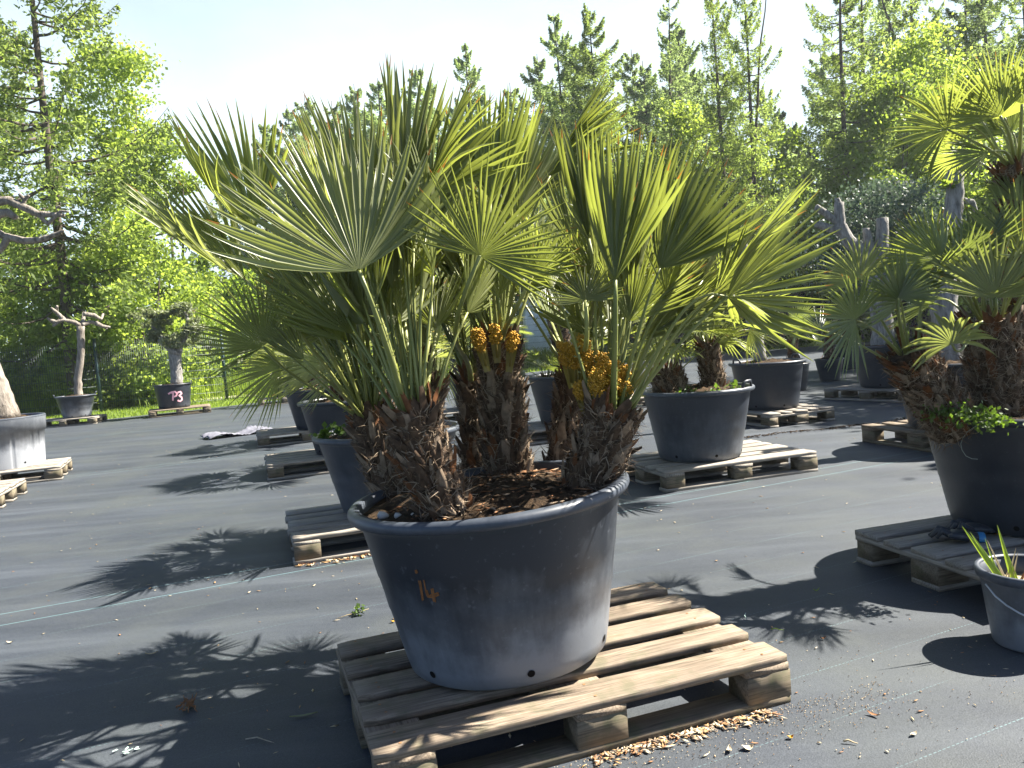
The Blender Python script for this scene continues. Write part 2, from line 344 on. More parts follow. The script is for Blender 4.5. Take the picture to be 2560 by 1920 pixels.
# ------------------------------------------------------------------ pallets  (1.2 x 0.8 x 0.144 m)
def board(L, Wd, H, rng, chip=0.0, nx=16, nails=()):
    mb = MB(); xs = np.linspace(-L / 2, L / 2, nx); b = 0.004
    V = []
    wl = np.cumsum(rng.normal(0, 0.0004, nx)); wr = np.cumsum(rng.normal(0, 0.0004, nx)); wz = np.cumsum(rng.normal(0, 0.0003, nx))
    for i, x in enumerate(xs):
        yl, yr = -Wd / 2 + wl[i], Wd / 2 + wr[i]
        if chip and i in (0, nx - 1): yl += rng.uniform(0, chip); yr -= rng.uniform(0, chip)
        e = rng.uniform(0.2, .9) * b
        zt, zb = H / 2 + wz[i] * .5, -H / 2 + wz[i] * .3
        xx = x + (rng.normal(0, 0.003) if i in (0, nx - 1) else 0)
        V += [(xx, yl, zb), (xx, yr, zb), (xx, yr, zt - e), (xx, yr - e, zt), (xx, yl + e, zt), (xx, yl, zt - e)]
    n = 6; Q = []
    for i in range(nx - 1):
        for j in range(n): Q.append((i * n + j, i * n + n + j, i * n + n + (j + 1) % n, i * n + (j + 1) % n))
    T = []
    for o, s in ((0, 1), ((nx - 1) * n, -1)):
        for j in range(1, n - 1): T.append((o, o + j, o + j + 1) if s > 0 else (o, o + j + 1, o + j))
    mb.add(V, Q, T)
    for x in nails:
        for y in (-Wd * .27, Wd * .25):
            q = np.array([x + rng.normal(0, .006), y + rng.normal(0, .006), H / 2 + .0012]); a = np.linspace(0, 6.283, 8, endpoint=False)
            mb.add(np.concatenate([[q], np.stack([q[0] + .0042 * np.cos(a), q[1] + .0042 * np.sin(a), np.full(8, q[2])], 1)]), None, [(0, i + 1, (i + 1) % 8 + 1) for i in range(8)], 1)
    return mb
PALLET = {}
def pallet_proto(kind, seed):
    rng = np.random.default_rng(seed)
    wd = M['wood_old'] if kind == 'old' else M['wood']
    parts = []
    ch = 0.012 if kind == 'old' else 0.004
    ys = [0.0725, 0.2365, 0.4, 0.5635, 0.7275]; ws = [0.145, 0.1, 0.145, 0.1, 0.145]
    if kind == 'old': ys = [0.06, 0.235, 0.40, 0.565, 0.735]; ws = [0.125, 0.1, 0.115, 0.105, 0.115]
    for y, w in zip(ys, ws):
        parts.append(('deck_board', board(1.2, w, 0.022, rng, ch, 24, (-.53, .0, .53)).mesh('deck_board', [wd, M['dry']]), (0.6 + rng.normal(0, .004), y, 0.133), rng.normal(0, .004)))
    for x, w in ((0.0725, .145), (0.6, .145), (1.1275, .145)):
        parts.append(('cross_board', board(0.8, w, 0.0215, rng).mesh('cross_board', wd), (x, 0.4, 0.111), math.pi / 2))
        for y, bw in ((0.05, .1), (0.4, .145), (0.75, .1)):
            parts.append(('block', board(0.143, bw - .002, 0.0775, rng, 0, 4).mesh('block', M['block']), (x, y, 0.0612), 0))
    for y, w in ((0.05, .1), (0.4, .145), (0.75, .1)):
        parts.append(('runner', board(1.2, w, 0.0215, rng).mesh('runner', M['block'] if kind == 'old' else wd), (0.6, y, 0.0111), 0))
    PALLET[kind] = parts
pallet_proto('old', 3); pallet_proto('new', 11)
def pallet(fl, ang, label, kind='new', group='wooden pallets under the pots'):
    t = thing('wooden_pallet', label, 'pallet', (fl[0], fl[1], 0.007), math.radians(ang), group)
    for n, me, loc, rz in PALLET[kind]:
        o = bpy.data.objects.new(n, me); COL.objects.link(o); o.parent = t; o.location = loc; o.rotation_euler = (0, 0, rz)
    return t
PZ = 0.152   # top of a pallet above the fabric
pallet((-.394, 1.843), 19.1, 'weathered pallet with chipped greenish boards under the big pot marked 14', 'old')
pallet((-1.219, 4.114), 18.1, 'pallet left of the big pot with a pale sunlit front board')
pallet((-2.23, 6.97), 18, 'dark shaded pallet, second behind the big pot on its left')
pallet((-3.14, 9.56), 18, 'pallet touching the folded fabric strip on the ground')
pallet((-5.6, 17.31), 18, 'small distant pallet at the grass edge behind the folded fabric strip')
pallet((.978, 5.23), 16.85, 'pale clean pallet in full sun under the pot with two stubby palm trunks')
pallet((2.189, 9.06), -71.85, 'pallet under the pot with the slim white trunk')
pallet((4.02, 10.19), -61.5, 'shaded pallet under the large pot of the cut back white tree')
pallet((2.95, 6.70), -75.7, 'dark greenish pallet just behind the large pot full of weeds', 'old')
pallet((1.69, 2.71), 15, 'brown pallet with the work gloves lying on it')
pallet((-5.81, 7.63), 21.5, 'pale pallet under the ribbed grey pot')
pallet((-5.5, 6.22), 18, 'yellowish pallet end cut off by the photo edge, nearest at the left')
pallet((-9.5, 15.45), 12, 'pallet under the round tub of the bare brown tree')
pallet((-7.465, 16.126), 22.6, 'whitish pallet under the pot painted P3', 'old')
pallet((.02, 7.95), 18, 'shaded pallet behind the main trunks under the pot with the tall dark palm')
pallet((-1.15, 10.6), 18, 'pallet seen between the left and centre trunks of the big palm')
pallet((-1.85, 20.2), 15, 'small far pallet by the fence post seen between the trunks')
pallet((1.0, 10.6), 16, 'pallet in the second row behind the pot with two stubby trunks')

# ------------------------------------------------------------------ pots
def pot(c, Rt, Rb, h, label, m='pot', z=PZ, handles=0, hang=0.0, ribs=0, soil=True, lip=0.028, n=56, holes=3, name='plant_pot', group='black plastic plant pots'):
    t = thing(name, label, 'plant pot', (c[0], c[1], z), 0, group)
    mb = MB(); th = 0.007; r = lambda q: Rb + (Rt - Rb) * q
    if ribs:
        a = np.linspace(0, 2 * math.pi, n * 3, endpoint=False); zs = np.array([0, .02, .35, .70, .705, .95, 1.0]); V = []
        for q in zs:
            rr = r(q) + (0.018 if q > .702 else 0) - (0.012 * (np.mod(a * ribs / (2 * math.pi), 1) < 0.08) if q < .702 else 0)
            V.append(np.stack([rr * np.cos(a), rr * np.sin(a), np.full_like(a, q * h)], -1))
        k = n * 3; i0 = np.arange(len(zs) - 1)[:, None] * k + np.arange(k); i1 = np.arange(len(zs) - 1)[:, None] * k + (np.arange(k) + 1) % k
        mb.add(np.concatenate(V), np.stack([i0, i1, i1 + k, i0 + k], -1).reshape(-1, 4))
        mb.lathe([(Rt - .01, h), (Rt - .02, h * .8)], n)
    else:
        prof = [(0.001, 0.004), (Rb - .012, 0.004), (Rb, 0.012)]
        for q in (.1, .25, .4, .41, .5, .6, .61, .75, .9, 1): prof.append((r(q) + (0.0016 if q in (.41, .61) else 0), q * h))
        prof += [(Rt - th, h), (r(.8) - th, .8 * h), (r(.6) - th, .6 * h)]
        mb.lathe(prof, n)
    body = mb.build('body', M[m], t, True)
    mb = MB(); rim = [(Rt - .010, h - lip * .9), (Rt + .004, h - lip), (Rt + lip * .75, h - lip * .95), (Rt + lip * .95, h - lip * .55), (Rt + lip * .9, h - .004), (Rt + lip * .6, h + .004), (Rt + .004, h + .006), (Rt - .010, h + .002), (Rt - .012, h - .02)]
    mb.lathe(rim, n); mb.build('rim', M['rim'] if m in ('pot', 'pot_grey', 'pot_mid') else M[m], t, True)
    if soil:
        rng = np.random.default_rng(int(abs(c[0]) * 991) + 5); mb = MB()
        rr = np.linspace(0, 1, 14); aa = np.linspace(0, 2 * math.pi, 40, endpoint=False); Rs = r(.93) - .006
        V = np.stack([Rs * rr[:, None] * np.cos(aa), Rs * rr[:, None] * np.sin(aa), np.full((14, 40), h * .94)], -1)
        V[:, :, 2] += rng.normal(0, .007, (14, 40)) + (1 - rr[:, None] ** 2) * .045; V[0, :] = V[0, 0]
        i0 = np.arange(13)[:, None] * 40 + np.arange(40); i1 = np.arange(13)[:, None] * 40 + (np.arange(40) + 1) % 40
        mb.add(V.reshape(-1, 3), np.stack([i0, i1, i1 + 40, i0 + 40], -1).reshape(-1, 4))
        mb.build('soil', M['soil'], t, True)
    for k in range(handles):
        a = hang + k * math.pi; mb = MB(); pts = []
        for q in np.linspace(-1, 1, 9): pts.append(((Rt + .012 + .012 * (1 - q * q)) * math.cos(a + q * .17), (Rt + .012 + .012 * (1 - q * q)) * math.sin(a + q * .17), h + .005 + .042 * (1 - q ** 6)))
        mb.tube(pts, 0.009, 6, flat=1.2); mb.build('handle', M['rim'] if m == 'pot' else M[m], t, True)
    for k in range(holes):
        a = -math.pi / 2 + (k - 1) * .95 + .1 * (c[0] % 1) + .12; q = .09
        nv = np.array([math.cos(a), math.sin(a), -.2]); cc = np.array([r(q) * math.cos(a), r(q) * math.sin(a), q * h]) + nv * .0015
        u = np.array([-math.sin(a), math.cos(a), 0]); v = np.cross(nrm(nv), u); mb = MB()
        V = [cc] + [cc + (u * math.cos(x) + v * math.sin(x)) * .011 for x in np.linspace(0, 2 * math.pi, 13)[:-1]]
        mb.add(V, None, [(0, i + 1, (i + 1) % 12 + 1) for i in range(12)]); mb.build('drain_hole', M['black'], t)
    t['_r'] = (Rt, Rb, h); del t['_r']
    return t
def on_pot(px, py, c, Rt, Rb, h, z=PZ, off=0.0015, tilt=0.0):
    d = ray(px, py); o_ = np.array([c[0], c[1], z]); cam = o_ + rod(CAM - o_, [0, 1, 0], -tilt); d = rod(d, [0, 1, 0], -tilt)
    lo = None
    for s in np.linspace(0.3, 30, 60000 if False else 24000):
        p = cam + d * s
        q = (p[2] - z) / h
        if 0 <= q <= 1 and math.hypot(p[0] - c[0], p[1] - c[1]) <= Rb + (Rt - Rb) * q + off: lo = p; break
    return lo
def strokes(parent, c, dims, lines, width, m, name, z=PZ, tilt=0.0):
    """hand painted marks that follow the curved wall"""
    Rt, Rb, h = dims; mb = MB()
    for ln in lines:
        P = [on_pot(x, y, c, Rt, Rb, h, z, tilt=tilt) for x, y in ln]
        P = [p for p in P if p is not None]
        if len(P) < 2: continue
        pts = []
        for i in range(len(P) - 1):
            for t in np.linspace(0, 1, 5)[:-1]: pts.append(P[i] * (1 - t) + P[i + 1] * t)
        pts.append(P[-1]); V = []
        for i, p in enumerate(pts):
            tn = nrm(pts[min(i + 1, len(pts) - 1)] - pts[max(i - 1, 0)]); nv = nrm([p[0] - c[0], p[1] - c[1], 0]); s = np.cross(tn, nv) * width / 2
            rr = Rb + (Rt - Rb) * (p[2] - z) / h + .002; 
            for q in (p + s, p - s):
                e = nrm([q[0] - c[0], q[1] - c[1], 0]); rq = Rb + (Rt - Rb) * (q[2] - z) / h + .0025
                V.append((e[0] * rq, e[1] * rq, q[2] - z))
        mb.add(V, [(2 * i, 2 * i + 1, 2 * i + 3, 2 * i + 2) for i in range(len(pts) - 1)])
    return mb.build(name, m, parent)

MAINC, MAIND = (-.071, 2.41), (.405, .305, .506)
MTILT = math.radians(-2.9)
mp = pot(MAINC, *MAIND, 'big dusty dark pot with orange 14 on its side, nearest of all', 'pot', n=96); mp.rotation_euler = (0, MTILT, 0); mp.location.z += .009
Z4 = lambda x, y: (850 + x / 2.572, 1280 + y / 2.572)
strokes(mp, MAINC, MAIND, [[Z4(508, 440), Z4(520, 500), Z4(532, 570)], [Z4(518, 440), Z4(528, 500), Z4(538, 565)], [Z4(540, 436), Z4(548, 478), Z4(556, 520), Z4(566, 545), Z4(600, 548), Z4(638, 530)], [Z4(560, 500), Z4(572, 538), Z4(636, 518)], [Z4(598, 488), Z4(606, 530), Z4(616, 580)], [Z4(588, 492), Z4(596, 535), Z4(604, 576)], [Z4(484, 372), Z4(494, 396)], [Z4(492, 370), Z4(500, 392)]], .0045, M['paint_orange'], 'painted_number', z=PZ + .009, tilt=MTILT)
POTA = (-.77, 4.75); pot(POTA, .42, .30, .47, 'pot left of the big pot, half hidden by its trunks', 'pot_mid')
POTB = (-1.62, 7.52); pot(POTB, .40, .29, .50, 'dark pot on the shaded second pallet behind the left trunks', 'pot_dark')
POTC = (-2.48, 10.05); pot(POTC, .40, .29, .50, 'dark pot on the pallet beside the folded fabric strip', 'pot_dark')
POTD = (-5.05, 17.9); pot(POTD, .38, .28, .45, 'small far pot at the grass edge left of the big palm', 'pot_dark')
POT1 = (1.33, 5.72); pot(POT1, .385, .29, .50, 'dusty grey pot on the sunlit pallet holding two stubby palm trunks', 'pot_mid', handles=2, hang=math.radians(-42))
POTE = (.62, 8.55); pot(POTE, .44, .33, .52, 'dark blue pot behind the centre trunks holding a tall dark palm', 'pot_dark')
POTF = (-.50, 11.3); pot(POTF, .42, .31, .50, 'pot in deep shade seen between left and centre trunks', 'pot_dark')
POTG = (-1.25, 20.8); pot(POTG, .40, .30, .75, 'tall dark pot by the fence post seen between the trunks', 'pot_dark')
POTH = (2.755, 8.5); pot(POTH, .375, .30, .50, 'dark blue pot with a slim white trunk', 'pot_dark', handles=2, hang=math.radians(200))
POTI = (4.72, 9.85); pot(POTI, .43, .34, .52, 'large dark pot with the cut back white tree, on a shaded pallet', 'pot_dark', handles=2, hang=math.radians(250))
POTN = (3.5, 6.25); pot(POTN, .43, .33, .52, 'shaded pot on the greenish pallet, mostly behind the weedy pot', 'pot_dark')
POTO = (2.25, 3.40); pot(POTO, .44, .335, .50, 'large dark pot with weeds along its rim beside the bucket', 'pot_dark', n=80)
POTP = (-5.5, 8.38); pot(POTP, .445, .415, .52, 'pale grey ribbed pot with a thick leaning trunk', 'pot_grey', ribs=26, lip=.02)
POTQ = (-8.84, 16.0); pot(POTQ, .36, .25, .44, 'round grey tub with rope handles holding a bare brown tree', 'pot', handles=2, hang=.5, lip=.018)
POTR, POTRD = (-7.2, 16.8), (.37, .31, .50); pr = pot(POTR, *POTRD, 'dark pot painted with pink P3 by the fence', 'pot_dark', handles=2, hang=.1, lip=.02)
Z2 = lambda x, y: (x / 2.572, 640 + y / 2.572)
strokes(pr, POTR, POTRD, [[Z2(1082, 888), Z2(1098, 878), Z2(1114, 882), Z2(1112, 905), Z2(1112, 930)], [Z2(1100, 876), Z2(1125, 872), Z2(1140, 885), Z2(1132, 900), Z2(1114, 906)], [Z2(1142, 878), Z2(1160, 872), Z2(1168, 884), Z2(1152, 898), Z2(1168, 908), Z2(1170, 924), Z2(1158, 934), Z2(1142, 928)]], .034, M['paint_pink'], 'painted_letters')
POTJ = (5.22, 12.95); pot(POTJ, .22, .15, .36, 'small square-shouldered pot standing on the fabric with a brown palm stem', 'pot_dark', z=.008, lip=.015, holes=0)
POTK = (6.45, 15.2); pot(POTK, .26, .19, .42, 'small dark pot in shade behind the large pot of the white tree', 'pot_dark', z=.008, lip=.015, holes=0)
POTL = (4.20, 11.75); pot(POTL, .23, .17, .40, 'small dark pot partly behind the pot with the slim white trunk', 'pot_dark', z=.008, lip=.015, holes=0)
POTM = (7.55, 24.4); pot(POTM, .36, .28, .62, 'far dark pot at the lawn edge in the middle right', 'pot_dark', z=.008, lip=.02, holes=0)

# ------------------------------------------------------------------ fan palms
def blade(mb, hub, axis, normal, R, spread, nseg, rng, split=.45, cup=.25, droop=.1, mi=0, tip_mi=1, tip_p=.12, fold=1.0, conv=.24, wmin=3.8):
    hub = np.asarray(hub, float); axis = nrm(axis); normal = nrm(np.asarray(normal) - axis * np.dot(normal, axis)); side = np.cross(axis, normal)
    s = (np.arange(nseg) + .5) / nseg * 2 - 1
    th = s * spread / 2 + rng.normal(0, .012, nseg); dth = spread / nseg
    ph = cup * s * s + rng.normal(0, .035, nseg)
    L = R * (1 - .20 * np.abs(s) ** 2.2) * rng.uniform(.92, 1.04, nseg)
    ts = np.array([.015, .15, .30, split, .62, .80, .92, 1.0])
    ws = np.where(ts <= split, ts, split * (1 - .96 * np.clip((ts - split) / (1 - split), 0, 1) ** 1.55)) * math.tan(min(max(dth, math.radians(wmin)) / 2, .12)) * R * .92
    tht = th[:, None] * (1 - conv * ts[None, :] ** 1.2)
    flat = np.cos(tht)[..., None] * axis + np.sin(tht)[..., None] * side
    pht = ph[:, None] * (.35 + .65 * ts[None, :])
    C = hub + (flat * np.cos(pht)[..., None] + normal * np.sin(pht)[..., None]) * (L[:, None] * ts)[..., None]
    d = np.gradient(C, axis=1); d /= np.linalg.norm(d, axis=2, keepdims=True)
    pr = -np.sin(tht)[..., None] * axis + np.cos(tht)[..., None] * side
    nn = np.cross(pr, d); nn /= np.linalg.norm(nn, axis=2, keepdims=True)
    nn *= np.sign(nn @ normal)[..., None]
    g = np.array([0, 0, -1.0])
    C = C + g * (droop * R * rng.uniform(.5, 1.6, nseg)[:, None] * ts ** 2.6)[..., None]
    C = C + pr * (rng.normal(0, .022, nseg)[:, None] * R * ts ** 3)[..., None]
    C = C + nn * (rng.normal(.02, .03, nseg)[:, None] * R * ts ** 2.5)[..., None]
    fd = fold * ws
    Lf = C - pr * ws[None, :, None] + nn * fd[None, :, None] * .5
    Rf = C + pr * ws[None, :, None] + nn * fd[None, :, None] * .5
    Md = C - nn * fd[None, :, None] * .5
    nt = len(ts); V = np.stack([Lf, Md, Rf], 2).reshape(-1, 3)
    base = (np.arange(nseg)[:, None] * nt + np.arange(nt - 1)) * 3
    Q = np.concatenate([np.stack([base, base + 1, base + 4, base + 3], -1), np.stack([base + 1, base + 2, base + 5, base + 4], -1)], 1)
    mi_a = np.full((nseg, 2 * (nt - 1)), mi)
    burn = rng.random(nseg) < tip_p
    for k in (nt - 2, 2 * (nt - 1) - 1): mi_a[burn, k] = tip_mi
    ws = ws
    mb.add(V, Q.reshape(-1, 4), None, mi_a.reshape(-1))
def bez(p0, p1, p2, p3, n):
    t = np.linspace(0, 1, n)[:, None]
    return (1 - t) ** 3 * p0 + 3 * (1 - t) ** 2 * t * p1 + 3 * (1 - t) * t * t * p2 + t ** 3 * p3
def petiole(mb, p0, d0, hub, d1, rng, r0=.010, r1=.0055, thorns=True, mi=0, n=10):
    k = np.linalg.norm(hub - p0) / 3
    pts = bez(p0, p0 + nrm(d0) * k, hub - nrm(d1) * k, hub, n)
    mb.tube(pts, np.linspace(r0, r1, n), 6, mi, flat=.6)
    if thorns:
        Lp = np.linalg.norm(hub - p0); m = int(Lp / .028)
        for i in range(m):
            t = (i + .5) / m * .85; j = t * (n - 1); a = int(j); p = pts[a] + (pts[a + 1] - pts[a]) * (j - a); tn = nrm(pts[a + 1] - pts[a])
            s = nrm(np.cross(tn, [0.2, 1, .3])) * (1 if i % 2 else -1)
            s = rod(s, tn, rng.normal(0, .4)); r = r0 + (r1 - r0) * t
            q = p + s * r * .8
            mb.add([q - tn * .003, q + tn * .003, q + s * rng.uniform(.008, .015) + tn * .006], None, [(0, 1, 2)], mi)
def make_leaf(root, o, crown, d0, hub, axis, normal, R, spread, nseg, rng, mats, cup, droop, detail, tip_p=.12, r0=.010, conv=None, wmin=3.8):
    crown, hub = np.asarray(crown) - o, np.asarray(hub) - o
    mb = MB(); blade(mb, hub, axis, normal, R, spread, nseg, rng, cup=cup, droop=droop, tip_p=tip_p, split=rng.uniform(.36, .46) if conv is None else .52, conv=rng.uniform(.02, .16) if conv is None else conv, wmin=wmin)
    if detail:
        lf = mb.build('leaf', mats[:2], root)
        pm = MB(); petiole(pm, crown, d0, hub, axis, rng, r0=r0); pm.build('petiole', M['petiole'], lf, True)
    else:
        petiole(mb, crown, d0, hub, axis, rng, r0=r0 * .9, thorns=False, mi=2, n=6)
        lf = mb.build('leaf', mats[:2] + [M['petiole']], root)
    return lf
def stem_mesh(root, o, base, top, r0, r1, rng, bend=(0, 0, 0), dens=1.0, red=.10, fib=1.0, name='trunk'):
    base, top = np.asarray(base) - o, np.asarray(top) - o; bend = np.asarray(bend, float)
    P = lambda t: base * (1 - t) + top * t + bend * (4 * t * (1 - t))
    rad = lambda t: r0 + (r1 - r0) * t
    Ls = np.linalg.norm(top - base); mb = MB(); n = max(8, int(Ls / .03))
    mb.tube([P(t) for t in np.linspace(0, 1, n)], [rad(t) * .86 for t in np.linspace(0, 1, n)], 14, 0, jit=.10, rng=rng)
    nb = int(dens * Ls * 2 * math.pi * (r0 + r1) / 2 / (.027 * .026))
    ax = nrm(top - base)
    ref = nrm(np.cross(ax, [0.3, 1, 0.1])); ref2 = np.cross(ax, ref)
    for i in range(nb):
        t = (i + rng.uniform(-.4, .4)) / nb; t = min(max(t, 0), 1); a = i * 2.39996 + rng.normal(0, .12)
        out = ref * math.cos(a) + ref2 * math.sin(a); tan = np.cross(ax, out)
        p = P(t) + out * rad(t) * .80
        tilt = rng.uniform(.12, .55) + (.15 if t > .8 else 0); dr = nrm(ax * math.cos(tilt) + out * math.sin(tilt) + tan * rng.normal(0, .22)); ln = rng.uniform(.025, .095); w = rng.uniform(.006, .026)
        e = nrm(np.cross(dr, out)); no = nrm(np.cross(e, dr)); 
        if np.dot(no, out) < 0: no = -no
        th = .006
        V = [p - e * w, p + no * th * 1.6, p + e * w, p + dr * ln * .6 - e * w * .75, p + dr * ln * .6 + no * th * 1.8, p + dr * ln * .6 + e * w * .75,
             p + dr * ln * rng.uniform(.85, 1.15) - e * w * .4, p + dr * ln + no * th, p + dr * ln * rng.uniform(.85, 1.15) + e * w * .35]
        q = rng.random(); mi = 1 if q < .52 else (2 if q < .78 else (3 if q < .78 + red else 1))
        if t > .88 and rng.random() < .45: mi = 3
        mb.add(V, [(0, 1, 4, 3), (1, 2, 5, 4), (3, 4, 7, 6), (4, 5, 8, 7)], None, mi)
    nf = int(fib * nb * 7)
    for i in range(nf):
        t = rng.random(); a = rng.uniform(0, 2 * math.pi); out = ref * math.cos(a) + ref2 * math.sin(a); tan = np.cross(ax, out)
        p = P(t) + out * rad(t) * rng.uniform(.85, 1.08)
        dr = nrm(ax * rng.normal(.2, .7) + tan * rng.normal(0, .8) + out * rng.uniform(.05, .75)); ln = rng.uniform(.02, .075)
        b2 = nrm(dr + rng.normal(0, .45, 3)); e = nrm(np.cross(dr, rng.normal(0, 1, 3))) * rng.uniform(.0007, .0016)
        q1 = p + dr * ln * .5; q2 = q1 + b2 * ln * .5
        mb.add([p - e, p + e, q1 + e * .8, q1 - e * .8, q2], [(0, 1, 2, 3)], [(3, 2, 4)], 4 if rng.random() < .6 else 5)
    return mb.build(name, [M['core'], M['boot'], M['boot_lite'], M['boot_red'], M['fibre'], M['fibre_dark']], root)
def random_leaves(root, o, top, r, n, rng, mats, pet=(.35, .55), Rr=(.26, .40), el=(86, 15), lean=(0, 0), detail=False, nseg=(24, 32), spread=(150, 215), tilt=(5, 35), droop=.10, clear_front=0.0):
    out = []
    az0 = rng.uniform(0, 6.28)
    for i in range(n):
        k = (i + rng.uniform(-.3, .3)) / max(n - 1, 1); k = min(max(k, 0), 1)
        az = az0 + i * 2.39996 + rng.normal(0, .25); e = math.radians(el[0] + (el[1] - el[0]) * k ** .9 + rng.normal(0, 5))
        rad = np.array([math.cos(az), math.sin(az), 0])
        if rad[1] < -.2 and rng.random() < clear_front: rad[1] *= -1
        d = nrm(rad * math.cos(e) + np.array([0, 0, math.sin(e)]) + np.array([lean[0], lean[1], 0]))
        p0 = np.asarray(top) + rad * r * (.25 + .6 * k) + np.array([0, 0, .02 - .05 * k]); L = rng.uniform(*pet) * (.75 + .25 * k) * (1 if k > .12 else .8)
        d0 = nrm(d + np.array([0, 0, .35])); hub = p0 + d0 * L * .5 + d * L * .5
        tl = math.radians(rng.uniform(*tilt)); side = nrm(np.cross(d, [0, 0, 1.0])) if abs(d[2]) < .995 else np.array([1.0, 0, 0])
        ax = rod(d, side, -tl); ax = nrm(ax + rng.normal(0, .07, 3)); nr = -rad + np.array([0, 0, .25]); nr = rod(nr, ax, rng.normal(0, .5))
        R = rng.uniform(*Rr) * (.7 if k < .1 else 1)
        sprd = math.radians(rng.uniform(*spread)) * (.45 if k < .12 else 1)
        out.append(make_leaf(root, o, p0, d0, hub, ax, nr, R, sprd, int(rng.integers(*nseg)), rng, mats, rng.uniform(.1, .5), droop * rng.uniform(.4, 1.5), detail))
    return out
def flower(root, o, p, direction, L, W, rng):
    p = np.asarray(p) - o; direction = nrm(direction); mb = MB()
    mb.tube([p - direction * .04, p + direction * L * .5, p + direction * L], [.005, .004, .002], 5, 1)
    oct_v = np.array([(1, 0, 0), (0, 1, 0), (-1, 0, 0), (0, -1, 0), (0, 0, 1), (0, 0, -1)], float)
    oct_t = [(0, 1, 4), (1, 2, 4), (2, 3, 4), (3, 0, 4), (1, 0, 5), (2, 1, 5), (3, 2, 5), (0, 3, 5)]
    for b in range(56):
        t0 = rng.uniform(.1, .9); e = nrm(np.cross(direction, rng.normal(0, 1, 3))); dd = nrm(e + direction * rng.uniform(.4, 1.2)); ln = W * rng.uniform(.6, 1.1) * (1.15 - .5 * t0)
        q0 = p + direction * L * t0
        for j in range(24):
            q = q0 + dd * ln * (j / 17) + rng.normal(0, .0035, 3); mb.add(q + oct_v * rng.uniform(.0022, .0040), None, oct_t, 0)
    mb.build('flower_cluster', [M['flower'], M['spathe']], root)
    sp_ = MB(); e = nrm(np.cross(direction, [0, 1, .2])); no = np.cross(e, direction); V = []
    for q, w in ((-.06, .010), (0, .016), (L * .5, .018), (L * .85, .005)): V += [p + direction * q - e * w + no * .012, p + direction * q + no * .024, p + direction * q + e * w + no * .012]
    sp_.add(V, [(3 * i + j, 3 * i + j + 1, 3 * i + j + 4, 3 * i + j + 3) for i in range(3) for j in range(2)]); sp_.build('spathe', M['spathe'], root, True)

